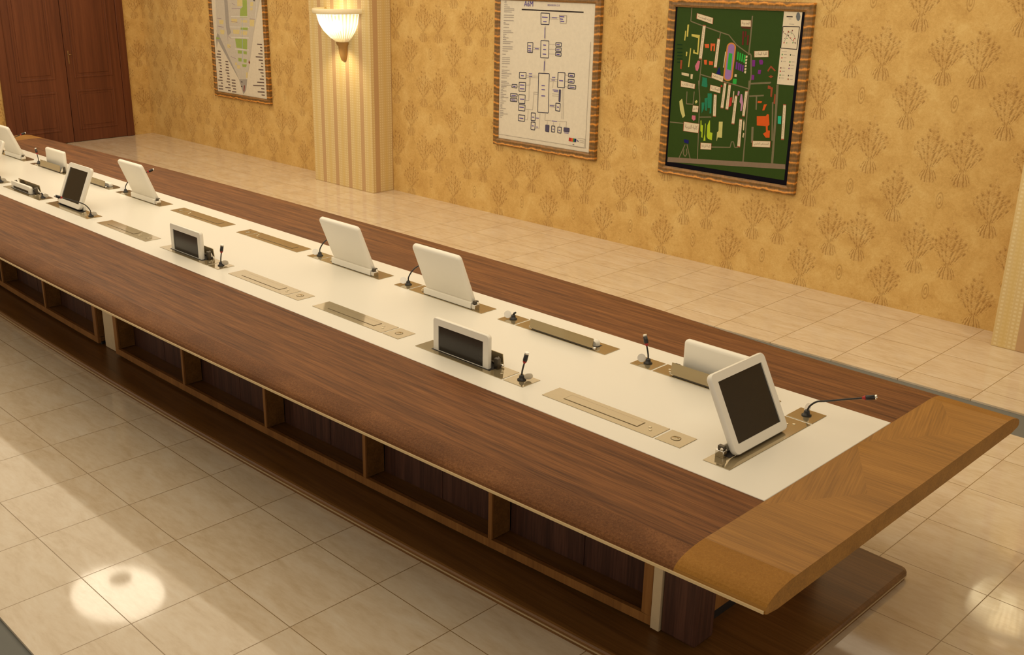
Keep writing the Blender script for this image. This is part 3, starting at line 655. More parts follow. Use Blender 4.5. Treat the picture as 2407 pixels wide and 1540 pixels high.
MARKS_GREEN=[('l','road',0.009,[(0.154,1.352),(0.153,1.238)]),
('l','road',0.009,[(0.153,1.238),(0.275,1.206),(0.448,1.164),(0.528,1.146),(0.607,1.073),(0.731,1.007)]),
('l','road',0.009,[(0.448,1.164),(0.441,1.107)]),
('l','road',0.009,[(0.288,0.948),(0.284,0.818),(0.282,0.7)]),
('l','road',0.009,[(0.284,0.818),(0.394,0.799),(0.513,0.778),(0.765,0.737)]),
('l','road',0.012,[(0.727,1.303),(0.728,1.139),(0.725,1.002)]),
('l','road',0.012,[(0.726,1.015),(0.747,1.004),(0.764,0.85),(0.76,0.741)]),
('l','road',0.012,[(0.766,0.781),(0.948,0.804)]),
('l','road',0.012,[(0.752,0.803),(0.754,0.689),(0.758,0.568),(0.762,0.345),(0.764,0.141)]),
('l','road',0.012,[(0.761,0.779),(0.939,0.799)]),
('l','road',0.012,[(0.765,0.681),(0.895,0.699)]),
('l','road',0.012,[(0.831,0.685),(0.839,0.581)]),
('l','road',0.012,[(0.98,0.655),(1.008,0.352)]),
('l','road',0.02,[(1.007,0.792),(1.019,0.523),(1.029,0.172)]),
('l','road',0.02,[(0.822,0.442),(0.83,0.314)]),
('l','road',0.009,[(0.273,0.765),(0.299,0.617),(0.305,0.486),(0.323,0.098)]),
('l','road',0.009,[(0.015,0.394),(0.16,0.397)]),
('l','road',0.009,[(0.45,0.231),(0.631,0.251),(0.638,0.297),(0.657,0.302),(0.674,0.256),(0.705,0.26)]),
('l','road',0.009,[(0.307,0.466),(0.426,0.479)]),
('l','road',0.009,[(0.167,0.666),(0.17,0.564),(0.237,0.566),(0.239,0.672)]),
('l','road',0.009,[(0.188,0.221),(0.135,0.099)]),
('l','road',0.009,[(0.206,0.224),(0.251,0.099)]),
('l','road',0.009,[(0.179,0.178),(0.176,0.136),(0.197,0.118),(0.213,0.146),(0.203,0.187)]),
('p','band',[(0.02,0.09),(1.146,0.181),(1.151,0.141),(0.015,0.047)]),
('p','yel',[(0.123,1.21),(0.139,1.211),(0.137,1.113),(0.123,1.114)]),
('p','yel',[(0.105,1.16),(0.116,1.161),(0.112,1.08),(0.101,1.082)]),
('p','yel',[(0.17,1.137),(0.252,1.132),(0.251,0.975),(0.198,0.983),(0.201,1.014),(0.212,1.01),(0.214,0.992),(0.238,0.989),(0.238,1.107),(0.172,1.119)]),
('p','yel',[(0.167,1.023),(0.177,1.021),(0.17,0.868),(0.159,0.867)]),
('p','yel',[(0.128,0.992),(0.142,0.99),(0.14,0.954),(0.129,0.956)]),
('p','ora',[(0.304,1.064),(0.347,1.067),(0.35,1.034),(0.313,1.034)]),
('p','ora',[(0.362,1.072),(0.407,1.072),(0.408,1.013),(0.395,1.012),(0.394,1.052),(0.38,1.051),(0.379,1.011),(0.365,1.015)]),
('p','ora',[(0.311,0.936),(0.34,0.938),(0.341,0.9),(0.317,0.901)]),
('p','ora',[(0.36,0.931),(0.4,0.929),(0.4,0.9),(0.363,0.9)]),
('p','pin',[(0.252,0.928),(0.274,0.925),(0.268,0.871),(0.258,0.841),(0.238,0.846),(0.227,0.881)]),
('p','trk',[(0.596,0.82),(0.592,0.805),(0.582,0.794),(0.568,0.786),(0.551,0.783),(0.534,0.786),(0.52,0.795),(0.511,0.807),(0.508,0.822),(0.517,1.054),(0.521,1.068),(0.531,1.08),(0.545,1.087),(0.562,1.089),(0.578,1.086),(0.592,1.077),(0.601,1.065),(0.604,1.051)]),
('p','vio',[(0.582,0.82),(0.579,0.81),(0.573,0.802),(0.563,0.797),(0.551,0.795),(0.54,0.797),(0.53,0.803),(0.524,0.811),(0.522,0.821),(0.531,1.054),(0.533,1.063),(0.54,1.071),(0.55,1.076),(0.561,1.078),(0.573,1.075),(0.582,1.069),(0.588,1.061),(0.59,1.051)]),
('p','grn',[(0.542,1.008),(0.576,1.002),(0.574,0.871),(0.537,0.877)]),
('p','grn',[(0.621,1.022),(0.635,1.02),(0.634,0.958),(0.62,0.959)]),
('p','grn',[(0.642,1.015),(0.656,1.013),(0.655,0.951),(0.641,0.953)]),
('p','grn',[(0.663,1.009),(0.677,1.007),(0.676,0.945),(0.662,0.947)]),
('p','grn',[(0.684,1.002),(0.698,1.001),(0.697,0.938),(0.683,0.94)]),
('p','pur',[(0.616,0.941),(0.631,0.94),(0.631,0.881),(0.616,0.885)]),
('p','pur',[(0.637,0.935),(0.652,0.933),(0.652,0.877),(0.637,0.88)]),
('p','pur',[(0.656,0.928),(0.67,0.927),(0.67,0.872),(0.655,0.875)]),
('p','pur',[(0.676,0.922),(0.69,0.92),(0.69,0.867),(0.675,0.871)]),
('p','cre',[(0.701,0.996),(0.717,0.995),(0.715,0.978),(0.698,0.979)]),
('p','cre',[(0.701,0.972),(0.717,0.971),(0.715,0.954),(0.698,0.955)]),
('p','cre',[(0.701,0.948),(0.717,0.947),(0.715,0.93),(0.698,0.931)]),
('p','cre',[(0.701,0.924),(0.717,0.923),(0.715,0.906),(0.699,0.907)]),
('p','cre',[(0.701,0.9),(0.717,0.899),(0.715,0.881),(0.699,0.882)]),
('p','cre',[(0.701,0.876),(0.717,0.875),(0.715,0.857),(0.699,0.858)]),
('p','cre',[(0.613,0.845),(0.634,0.844),(0.633,0.822),(0.612,0.823)]),
('p','cre',[(0.507,1.015),(0.515,1.014),(0.507,0.888),(0.499,0.888)]),
('p','grn',[(0.601,0.807),(0.637,0.807),(0.637,0.766),(0.602,0.767)]),
('p','blu',[(0.462,0.893),(0.484,0.829),(0.439,0.834)]),
('p','tea',[(0.308,0.797),(0.354,0.792),(0.364,0.721),(0.314,0.73)]),
('p','tea',[(0.309,0.768),(0.338,0.77),(0.365,0.737),(0.355,0.717),(0.307,0.723)]),
('p','tea',[(0.372,0.669),(0.413,0.672),(0.423,0.509),(0.405,0.507),(0.407,0.552),(0.383,0.55)]),
('p','tea',[(0.346,0.626),(0.375,0.634),(0.377,0.524),(0.361,0.528)]),
('p','tea',[(0.32,0.589),(0.349,0.592),(0.348,0.541),(0.328,0.499)]),
('p','cre2',[(0.123,0.603),(0.097,0.578),(0.109,0.507),(0.143,0.441),(0.166,0.462)]),
('p','cre2',[(0.503,0.449),(0.54,0.453),(0.545,0.321),(0.504,0.319),(0.498,0.287),(0.495,0.29),(0.494,0.36),(0.507,0.372)]),
('p','cre2',[(0.27,0.607),(0.28,0.59),(0.264,0.573),(0.253,0.59)]),
('p','lim',[(0.324,0.44),(0.333,0.441),(0.337,0.404),(0.352,0.403),(0.356,0.298),(0.343,0.302),(0.343,0.343),(0.33,0.352)]),
('p','lim',[(0.371,0.423),(0.378,0.418),(0.38,0.327),(0.388,0.277),(0.367,0.274),(0.374,0.331)]),
('p','lim',[(0.411,0.449),(0.417,0.45),(0.426,0.353),(0.45,0.35),(0.45,0.289),(0.411,0.295),(0.397,0.314),(0.394,0.405)]),
('p','pin',[(0.236,0.474),(0.27,0.475),(0.273,0.442),(0.255,0.43),(0.234,0.446)]),
('p','red',[(0.59,0.654),(0.609,0.66),(0.608,0.592),(0.583,0.574)]),
('p','red',[(0.491,0.748),(0.508,0.747),(0.507,0.732),(0.492,0.733)]),
('p','lil',[(0.658,0.716),(0.675,0.71),(0.67,0.676),(0.656,0.679)]),
('p','lil',[(0.686,0.692),(0.7,0.69),(0.716,0.617),(0.708,0.557),(0.697,0.556),(0.697,0.61),(0.681,0.628)]),
('p','blu',[(0.171,0.264),(0.221,0.262),(0.221,0.231),(0.177,0.236)]),
('p','cre',[(0.737,0.494),(0.746,0.463),(0.746,0.404),(0.737,0.406),(0.732,0.462)]),
('p','cre',[(0.741,0.384),(0.751,0.38),(0.748,0.345),(0.737,0.349)]),
('p','cre',[(0.615,0.71),(0.624,0.708),(0.625,0.615),(0.614,0.617)]),
('p','big',[(0.851,0.53),(0.931,0.539),(0.942,0.556),(0.957,0.555),(0.972,0.475),(0.958,0.462),(0.962,0.43),(0.981,0.429),(0.984,0.374),(0.95,0.37),(0.922,0.397),(0.948,0.417),(0.94,0.46),(0.859,0.457)]),
('p','big',[(0.847,0.651),(0.887,0.652),(0.88,0.637),(0.846,0.634)]),
('p','big',[(0.905,0.629),(0.933,0.634),(0.925,0.617),(0.914,0.583),(0.895,0.579)]),
('p','bro',[(0.923,0.777),(0.941,0.778),(0.941,0.754),(0.925,0.758)]),
('p','bro',[(0.951,0.771),(0.97,0.767),(0.969,0.692),(0.954,0.696)]),
('p','bro',[(0.988,0.72),(1.0,0.716),(1.003,0.641),(0.987,0.645)]),
('p','aqu',[(1.038,0.55),(1.068,0.553),(1.072,0.491),(1.044,0.491)]),
('p','pur2',[(0.761,0.966),(0.789,0.966),(0.792,0.917),(0.767,0.915)]),
('p','pur2',[(0.822,0.962),(0.83,0.972),(0.852,0.973),(0.862,0.96),(0.859,0.938),(0.834,0.935)]),
('p','pur2',[(0.824,0.893),(0.851,0.895),(0.848,0.861),(0.822,0.863)]),
('p','pur2',[(0.769,0.85),(0.794,0.85),(0.795,0.813),(0.77,0.811)]),
('p','dkr',[(0.65,1.182),(0.665,1.183),(0.671,1.076),(0.656,1.075)]),
('p','dkr',[(0.675,1.183),(0.688,1.184),(0.688,1.137),(0.675,1.136)]),
('p','dkr',[(0.698,1.154),(0.713,1.155),(0.714,1.077),(0.699,1.078)]),
('p','dkr',[(0.639,1.213),(0.722,1.213),(0.721,1.204),(0.64,1.205)]),
('p','bro',[(0.905,0.895),(0.933,0.935),(0.98,0.9),(0.972,0.891),(0.935,0.918),(0.914,0.883)]),
('p','bro',[(0.92,0.849),(0.941,0.861),(0.964,0.852),(0.944,0.838)]),
('p','bro',[(0.926,0.781),(0.951,0.774),(0.958,0.754),(0.924,0.755)]),
('p','dkg',[(0.034,1.049),(0.087,1.05),(0.088,1.041),(0.035,1.04)]),
('p','dkg',[(0.037,1.018),(0.09,1.019),(0.091,1.01),(0.038,1.009)]),
('p','dkg',[(0.04,0.986),(0.093,0.988),(0.093,0.979),(0.04,0.977)]),
('p','dkg',[(0.042,0.959),(0.095,0.961),(0.096,0.952),(0.043,0.95)]),
('p','dkg',[(0.044,0.932),(0.097,0.934),(0.098,0.925),(0.045,0.923)]),
('p','dkg',[(0.047,0.905),(0.1,0.907),(0.101,0.898),(0.047,0.896)]),
('p','cre',[(0.099,0.82),(0.175,0.814),(0.174,0.791),(0.101,0.799)]),
('p','cre',[(0.191,0.813),(0.214,0.813),(0.212,0.772),(0.192,0.775)]),
('p','bro',[(0.079,0.921),(0.099,0.918),(0.097,0.845),(0.08,0.848)]),
('t','h',0,[(0.212,1.303),(0.364,1.272),(0.364,1.225),(0.211,1.262)]),
('t','v',1,[(0.275,1.206),(0.302,1.205),(0.289,0.946),(0.261,0.946)]),
('t','v',2,[(0.425,1.108),(0.449,1.107),(0.439,0.887),(0.412,0.888)]),
('t','h',3,[(0.401,0.838),(0.509,0.817),(0.506,0.773),(0.399,0.8)]),
('t','h',4,[(0.102,0.749),(0.24,0.733),(0.238,0.696),(0.104,0.703)]),
('t','h',5,[(0.629,1.266),(0.716,1.267),(0.721,1.221),(0.634,1.219)]),
('t','h',6,[(0.776,1.035),(0.896,1.045),(0.901,0.999),(0.781,0.989)]),
('t','h',7,[(0.395,0.74),(0.49,0.728),(0.491,0.682),(0.393,0.695)]),
('t','v',8,[(0.521,0.765),(0.544,0.762),(0.535,0.567),(0.509,0.567)]),
('t','v',9,[(0.565,0.754),(0.588,0.754),(0.582,0.559),(0.556,0.562)]),
('t','v',10,[(0.434,0.664),(0.461,0.662),(0.469,0.491),(0.442,0.491)]),
('t','v',11,[(0.634,0.67),(0.657,0.669),(0.651,0.45),(0.625,0.45)]),
('t','v',12,[(0.725,0.714),(0.748,0.716),(0.74,0.521),(0.718,0.522)]),
('t','v',13,[(0.696,0.487),(0.721,0.488),(0.724,0.27),(0.698,0.272)]),
('t','h',14,[(0.162,0.41),(0.312,0.408),(0.31,0.334),(0.162,0.335)]),
('t','h',15,[(0.238,0.556),(0.292,0.556),(0.291,0.505),(0.236,0.505)]),
('t','h',16,[(0.345,0.254),(0.447,0.261),(0.449,0.21),(0.347,0.202)]),
('t','h',17,[(0.838,0.329),(0.993,0.345),(0.995,0.298),(0.839,0.284)]),
('t','v',18,[(1.076,0.64),(1.1,0.64),(1.112,0.379),(1.088,0.378)]),
('p','leg',[(1.0,1.354),(1.155,1.358),(1.151,0.798),(1.002,0.796)]),
('l','blk',0.006,[(1.004,1.234),(1.144,1.238),(1.141,1.07),(1.004,1.072),(1.004,1.234)]),
('p','emb',[(1.142,1.313),(1.14,1.289),(1.128,1.279),(1.114,1.288),(1.105,1.311),(1.108,1.335),(1.12,1.345),(1.134,1.336)]),
('l','blk',0.008,[(1.026,1.308),(1.078,1.309)]),
('l','gry',0.003,[(1.044,1.293),(1.068,1.292)]),
('l','gry',0.003,[(1.054,1.254),(1.096,1.254)]),
('l','gry',0.003,[(1.016,1.048),(1.059,1.048)]),
('p','red',[(1.031,1.184),(1.037,1.184),(1.036,1.175),(1.03,1.175)]),
('p','dkr',[(1.01,1.2),(1.015,1.2),(1.015,1.19),(1.01,1.189)]),
('p','grn2',[(1.045,1.151),(1.053,1.151),(1.052,1.144),(1.044,1.143)]),
('p','blk',[(1.026,1.149),(1.031,1.15),(1.03,1.143),(1.025,1.143)]),
('p','grn2',[(1.078,1.191),(1.082,1.191),(1.082,1.181),(1.077,1.18)]),
('p','blk',[(1.053,1.174),(1.062,1.174),(1.061,1.165),(1.053,1.164)]),
('p','red',[(1.073,1.155),(1.084,1.155),(1.083,1.149),(1.072,1.149)]),
('p','red',[(1.104,1.144),(1.11,1.144),(1.109,1.132),(1.103,1.132)]),
('p','dkr',[(1.083,1.212),(1.091,1.212),(1.09,1.202),(1.082,1.201)]),
('p','grn2',[(1.048,1.118),(1.054,1.118),(1.053,1.11),(1.047,1.11)]),
('p','red',[(1.022,1.116),(1.033,1.117),(1.032,1.11),(1.021,1.109)]),
('p','dkr',[(1.12,1.122),(1.127,1.123),(1.126,1.114),(1.119,1.114)]),
('p','grn2',[(1.097,1.12),(1.108,1.12),(1.107,1.114),(1.096,1.114)]),
('p','bro',[(1.05,1.204),(1.06,1.204),(1.06,1.19),(1.049,1.19)]),
('p','red',[(1.11,1.155),(1.12,1.155),(1.119,1.146),(1.109,1.146)]),
('l','gry',0.004,[(1.027,1.117),(1.052,1.189),(1.079,1.198),(1.105,1.175),(1.123,1.143)]),
('l','gry',0.004,[(1.014,1.187),(1.047,1.172),(1.086,1.141),(1.127,1.11)]),
('p','grn2',[(1.018,1.03),(1.026,1.03),(1.027,1.019),(1.018,1.019)]),
('l','gry',0.003,[(1.035,1.025),(1.061,1.026)]),
('p','red',[(1.018,1.005),(1.026,1.006),(1.027,0.995),(1.018,0.994)]),
('l','gry',0.003,[(1.035,1.001),(1.061,1.002)]),
('p','gry',[(1.018,0.978),(1.026,0.979),(1.027,0.968),(1.018,0.967)]),
('l','gry',0.003,[(1.035,0.974),(1.061,0.975)]),
('p','dkr',[(1.017,0.928),(1.026,0.928),(1.026,0.917),(1.018,0.917)]),
('l','gry',0.003,[(1.035,0.923),(1.06,0.924)]),
('p','red',[(1.015,0.902),(1.024,0.903),(1.024,0.892),(1.016,0.891)]),
('l','gry',0.003,[(1.033,0.898),(1.059,0.899)]),
('p','grn2',[(1.017,0.873),(1.026,0.873),(1.026,0.862),(1.017,0.862)]),
('l','gry',0.003,[(1.034,0.868),(1.06,0.87)]),
('p','gry',[(1.016,0.851),(1.024,0.852),(1.024,0.841),(1.016,0.84)]),
('l','gry',0.003,[(1.033,0.847),(1.059,0.848)]),
('p','dkg',[(1.089,1.031),(1.098,1.031),(1.098,1.02),(1.089,1.02)]),
('l','gry',0.003,[(1.106,1.026),(1.131,1.027)]),
('p','grn2',[(1.09,0.979),(1.099,0.979),(1.099,0.968),(1.09,0.968)]),
('l','gry',0.003,[(1.107,0.974),(1.133,0.975)]),
('p','dkr',[(1.09,0.954),(1.098,0.954),(1.099,0.943),(1.09,0.943)]),
('l','gry',0.003,[(1.107,0.949),(1.132,0.95)]),
('p','pur2',[(1.088,0.928),(1.096,0.929),(1.097,0.918),(1.088,0.918)]),
('l','gry',0.003,[(1.105,0.924),(1.131,0.925)]),
('p','blk',[(1.09,0.874),(1.098,0.875),(1.098,0.864),(1.09,0.863)]),
('l','gry',0.003,[(1.107,0.87),(1.132,0.871)]),
('p','bro',[(1.09,0.847),(1.099,0.847),(1.099,0.836),(1.091,0.836)]),
('l','gry',0.003,[(1.108,0.843),(1.133,0.844)])]
MARKS_DIAGRAM=[('l','blk',0.012,[(0.289,1.267),(1.056,1.268)]),
('l','ink',0.007,[(0.536,1.244),(0.646,1.244),(0.643,1.143),(0.54,1.142),(0.536,1.244)]),
('l','ink',0.007,[(0.546,0.994),(0.649,0.995),(0.649,0.839),(0.548,0.836),(0.546,0.994)]),
('l','ink',0.007,[(0.376,0.967),(0.446,0.968),(0.443,0.876),(0.376,0.875),(0.376,0.967)]),
('l','ink',0.007,[(0.734,0.984),(0.804,0.986),(0.804,0.953),(0.735,0.952),(0.734,0.984)]),
('l','ink',0.007,[(0.736,0.94),(0.804,0.941),(0.804,0.909),(0.736,0.908),(0.736,0.94)]),
('l','ink',0.007,[(0.736,0.897),(0.805,0.898),(0.805,0.866),(0.737,0.865),(0.736,0.897)]),
('l','ink',0.007,[(0.529,0.691),(0.666,0.696),(0.667,0.327),(0.531,0.321),(0.529,0.691)]),
('l','ink',0.007,[(0.278,0.681),(0.366,0.684),(0.364,0.626),(0.277,0.624),(0.278,0.681)]),
('l','ink',0.007,[(0.276,0.584),(0.363,0.588),(0.36,0.503),(0.276,0.5),(0.276,0.584)]),
('l','ink',0.007,[(0.182,0.558),(0.249,0.559),(0.247,0.527),(0.179,0.526),(0.182,0.558)]),
('l','ink',0.007,[(0.163,0.468),(0.255,0.47),(0.252,0.44),(0.161,0.436),(0.163,0.468)]),
('l','ink',0.007,[(0.163,0.423),(0.253,0.427),(0.251,0.395),(0.16,0.392),(0.163,0.423)]),
('l','ink',0.007,[(0.275,0.467),(0.361,0.469),(0.358,0.386),(0.275,0.383),(0.275,0.467)]),
('l','ink',0.007,[(0.277,0.37),(0.363,0.373),(0.36,0.315),(0.276,0.313),(0.277,0.37)]),
('l','ink',0.007,[(0.278,0.271),(0.363,0.273),(0.361,0.215),(0.277,0.213),(0.278,0.271)]),
('l','ink',0.007,[(0.446,0.307),(0.503,0.309),(0.5,0.235),(0.446,0.234),(0.446,0.307)]),
('l','ink',0.007,[(0.448,0.219),(0.502,0.221),(0.498,0.146),(0.447,0.146),(0.448,0.219)]),
('l','ink',0.007,[(0.774,0.716),(0.861,0.718),(0.861,0.581),(0.774,0.579),(0.774,0.716)]),
('l','ink',0.007,[(0.906,0.719),(0.977,0.72),(0.976,0.688),(0.905,0.686),(0.906,0.719)]),
('l','ink',0.007,[(0.905,0.664),(0.976,0.666),(0.975,0.633),(0.903,0.632),(0.905,0.664)]),
('l','ink',0.007,[(0.906,0.611),(0.999,0.613),(0.998,0.581),(0.905,0.579),(0.906,0.611)]),
('l','ink',0.007,[(0.797,0.557),(0.815,0.557),(0.813,0.448),(0.797,0.449),(0.797,0.557)]),
('l','ink',0.007,[(0.76,0.43),(0.817,0.431),(0.813,0.359),(0.76,0.359),(0.76,0.43)]),
('l','ink',0.007,[(0.639,0.211),(0.685,0.212),(0.683,0.149),(0.639,0.15),(0.639,0.211)]),
('l','ink',0.007,[(0.717,0.211),(0.758,0.212),(0.757,0.155),(0.716,0.154),(0.717,0.211)]),
('l','ink',0.007,[(0.795,0.209),(0.841,0.21),(0.838,0.154),(0.795,0.154),(0.795,0.209)]),
('l','ink',0.007,[(0.873,0.21),(0.939,0.212),(0.938,0.178),(0.872,0.176),(0.873,0.21)]),
('p','ink2',[(0.797,0.557),(0.815,0.557),(0.813,0.448),(0.797,0.449)]),
('p','ink2',[(0.639,0.211),(0.685,0.212),(0.683,0.149),(0.639,0.15)]),
('p','ink2',[(0.873,0.21),(0.939,0.212),(0.938,0.178),(0.872,0.176)]),
('l','lin',0.003,[(0.651,1.211),(0.761,1.211)]),
('l','lin',0.003,[(0.652,1.195),(0.761,1.195)]),
('l','lin',0.003,[(0.592,1.129),(0.592,1.004)]),
('l','lin',0.003,[(0.603,1.13),(0.603,1.005)]),
('l','lin',0.003,[(0.452,0.925),(0.541,0.926)]),
('l','lin',0.003,[(0.452,0.907),(0.542,0.908)]),
('l','lin',0.003,[(0.648,0.967),(0.733,0.969)]),
('l','lin',0.003,[(0.65,0.922),(0.735,0.924)]),
('l','lin',0.003,[(0.651,0.878),(0.737,0.881)]),
('l','lin',0.003,[(0.597,0.827),(0.595,0.699)]),
('l','lin',0.003,[(0.609,0.828),(0.607,0.7)]),
('l','lin',0.003,[(0.371,0.656),(0.526,0.663)]),
('l','lin',0.003,[(0.372,0.641),(0.526,0.647)]),
('l','lin',0.003,[(0.411,0.644),(0.411,0.423),(0.367,0.421)]),
('l','lin',0.003,[(0.426,0.645),(0.422,0.571),(0.367,0.565)]),
('l','lin',0.003,[(0.474,0.508),(0.524,0.509)]),
('l','lin',0.003,[(0.474,0.49),(0.525,0.491)]),
('l','lin',0.003,[(0.474,0.508),(0.465,0.338),(0.37,0.334)]),
('l','lin',0.003,[(0.407,0.327),(0.398,0.235),(0.366,0.235)]),
('l','lin',0.003,[(0.675,0.649),(0.771,0.651)]),
('l','lin',0.003,[(0.676,0.628),(0.772,0.631)]),
('l','lin',0.003,[(0.718,0.627),(0.714,0.565)]),
('l','lin',0.003,[(0.709,0.513),(0.792,0.515)]),
('l','lin',0.003,[(0.71,0.494),(0.793,0.497)]),
('l','lin',0.003,[(0.678,0.406),(0.758,0.409)]),
('l','lin',0.003,[(0.679,0.388),(0.759,0.39)]),
('l','lin',0.003,[(0.561,0.311),(0.559,0.167),(0.505,0.166)]),
('l','lin',0.003,[(0.632,0.318),(0.627,0.254),(0.907,0.269)]),
('l','lin',0.003,[(0.854,0.577),(0.858,0.289)]),
('l','lin',0.003,[(0.838,0.575),(0.84,0.289)]),
('l','lin',0.003,[(0.659,0.247),(0.658,0.215)]),
('l','lin',0.003,[(0.738,0.247),(0.737,0.214)]),
('l','lin',0.003,[(0.82,0.249),(0.817,0.212)]),
('l','lin',0.003,[(0.901,0.268),(0.899,0.213)]),
('l','lin',0.003,[(0.862,0.699),(0.907,0.699)]),
('l','lin',0.003,[(0.862,0.643),(0.906,0.644)]),
('l','lin',0.003,[(0.862,0.593),(0.905,0.593)]),
('l','lin',0.003,[(0.252,0.541),(0.276,0.541)]),
('l','lin',0.003,[(0.255,0.456),(0.274,0.456)]),
('l','lin',0.003,[(0.256,0.414),(0.276,0.414)]),
('l','pur3',0.006,[(0.593,1.114),(0.593,1.019)]),
('l','pur3',0.006,[(0.6,0.807),(0.599,0.72)]),
('l','pur3',0.006,[(0.474,0.916),(0.523,0.916)]),
('l','pur3',0.006,[(0.679,1.207),(0.74,1.207)]),
('l','pur3',0.006,[(0.403,0.676),(0.446,0.678)]),
('l','pur3',0.006,[(0.404,0.651),(0.447,0.653)]),
('l','pur3',0.006,[(0.702,0.666),(0.744,0.668)]),
('l','pur3',0.006,[(0.696,0.64),(0.738,0.642)]),
('l','pur3',0.006,[(0.714,0.549),(0.784,0.552)]),
('l','pur3',0.006,[(0.729,0.537),(0.784,0.538)]),
('l','pur3',0.006,[(0.685,0.399),(0.742,0.401)]),
('l','pur3',0.006,[(0.72,0.259),(0.783,0.26)]),
('l','pur3',0.006,[(0.878,0.163),(0.933,0.165)]),
('l','pur3',0.006,[(0.512,0.263),(0.548,0.265)]),
('l','pur3',0.006,[(0.515,0.178),(0.544,0.179)]),
('l','pur3',0.008,[(0.554,1.208),(0.624,1.207)]),
('l','pur3',0.008,[(0.57,1.168),(0.612,1.168)]),
('l','pur3',0.008,[(0.578,0.955),(0.613,0.955)]),
('l','pur3',0.008,[(0.58,0.914),(0.615,0.915)]),
('l','pur3',0.008,[(0.575,0.872),(0.619,0.872)]),
('l','pur3',0.008,[(0.572,0.579),(0.614,0.58)]),
('l','pur3',0.008,[(0.573,0.54),(0.616,0.542)]),
('l','pur3',0.008,[(0.573,0.482),(0.621,0.484)]),
('l','pur3',0.008,[(0.301,0.651),(0.338,0.652)]),
('l','pur3',0.008,[(0.289,0.56),(0.348,0.563)]),
('l','pur3',0.008,[(0.29,0.525),(0.349,0.527)]),
('l','pur3',0.008,[(0.293,0.425),(0.348,0.427)]),
('l','pur3',0.008,[(0.288,0.347),(0.347,0.349)]),
('l','pur3',0.008,[(0.291,0.24),(0.343,0.241)]),
('l','pur3',0.008,[(0.387,0.937),(0.423,0.937)]),
('l','pur3',0.008,[(0.388,0.911),(0.424,0.911)]),
('l','pur3',0.008,[(0.388,0.891),(0.431,0.89)]),
('l','pur3',0.008,[(0.748,0.968),(0.785,0.968)]),
('l','pur3',0.008,[(0.748,0.922),(0.786,0.923)]),
('l','pur3',0.008,[(0.75,0.88),(0.788,0.88)]),
('l','pur3',0.008,[(0.793,0.643),(0.841,0.644)]),
('l','pur3',0.008,[(0.92,0.7),(0.961,0.7)]),
('l','pur3',0.008,[(0.919,0.646),(0.959,0.646)]),
('l','pur3',0.008,[(0.922,0.594),(0.984,0.595)]),
('l','pur3',0.008,[(0.177,0.451),(0.237,0.453)]),
('l','pur3',0.008,[(0.178,0.407),(0.235,0.409)]),
('l','pur3',0.008,[(0.196,0.54),(0.23,0.541)]),
('l','pur3',0.008,[(0.461,0.268),(0.488,0.269)]),
('l','pur3',0.008,[(0.461,0.183),(0.485,0.184)]),
('l','pur3',0.008,[(0.777,0.395),(0.8,0.395)]),
('l','pur3',0.008,[(0.73,0.181),(0.747,0.181)]),
('l','pur3',0.008,[(0.808,0.179),(0.826,0.179)]),
('l','pur3',0.008,[(0.774,1.221),(0.828,1.22)]),
('l','pur3',0.008,[(0.779,1.2),(0.815,1.198)]),
('l','pur3',0.008,[(0.785,1.18),(0.83,1.179)]),
('l','gry',0.004,[(0.766,1.232),(0.858,1.232),(0.855,1.161),(0.783,1.162),(0.766,1.232)]),
('l','gry2',0.005,[(0.06,1.337),(0.086,1.335)]),
('l','gry2',0.005,[(0.059,1.324),(0.086,1.322)]),
('l','gry2',0.005,[(0.058,1.305),(0.103,1.303)]),
('l','gry2',0.005,[(0.058,1.285),(0.132,1.284)]),
('l','gry2',0.005,[(0.057,1.269),(0.19,1.27)]),
('l','gry2',0.005,[(0.057,1.255),(0.19,1.257)]),
('l','gry2',0.005,[(0.056,1.239),(0.16,1.239)]),
('l','gry2',0.005,[(0.055,1.208),(0.189,1.21)]),
('l','gry2',0.005,[(0.055,1.188),(0.188,1.19)]),
('l','gry2',0.005,[(0.053,1.157),(0.187,1.16)]),
('l','gry2',0.005,[(0.053,1.138),(0.08,1.136)]),
('l','gry2',0.005,[(0.052,1.124),(0.127,1.124)]),
('l','gry2',0.005,[(0.051,1.093),(0.126,1.093)]),
('l','gry2',0.005,[(0.05,1.062),(0.155,1.064)]),
('l','gry2',0.005,[(0.05,1.045),(0.184,1.049)]),
('l','gry2',0.005,[(0.049,1.028),(0.094,1.028)]),
('l','gry2',0.005,[(0.049,1.012),(0.076,1.01)]),
('l','gry2',0.005,[(0.048,0.995),(0.123,0.996)]),
('l','gry2',0.005,[(0.047,0.978),(0.093,0.978)]),
('l','gry2',0.005,[(0.047,0.958),(0.181,0.963)]),
('l','gry2',0.005,[(0.046,0.942),(0.151,0.944)]),
('l','gry2',0.005,[(0.045,0.91),(0.18,0.915)]),
('l','gry2',0.005,[(0.044,0.89),(0.179,0.895)]),
('l','gry2',0.005,[(0.044,0.87),(0.119,0.871)]),
('l','gry2',0.005,[(0.043,0.838),(0.088,0.838)]),
('l','gry2',0.005,[(0.042,0.807),(0.147,0.81)]),
('l','gry2',0.005,[(0.041,0.79),(0.147,0.793)]),
('l','gry2',0.005,[(0.04,0.769),(0.146,0.773)]),
('l','gry2',0.005,[(0.04,0.749),(0.145,0.753)]),
('l','gry2',0.005,[(0.039,0.717),(0.114,0.719)]),
('l','gry2',0.005,[(0.037,0.685),(0.143,0.69)]),
('l','gry2',0.005,[(0.037,0.668),(0.113,0.67)]),
('l','gry2',0.005,[(0.036,0.651),(0.172,0.658)]),
('l','gry2',0.005,[(0.036,0.631),(0.142,0.635)]),
('l','gry2',0.005,[(0.035,0.61),(0.111,0.613)]),
('l','gry2',0.005,[(0.034,0.578),(0.11,0.581)]),
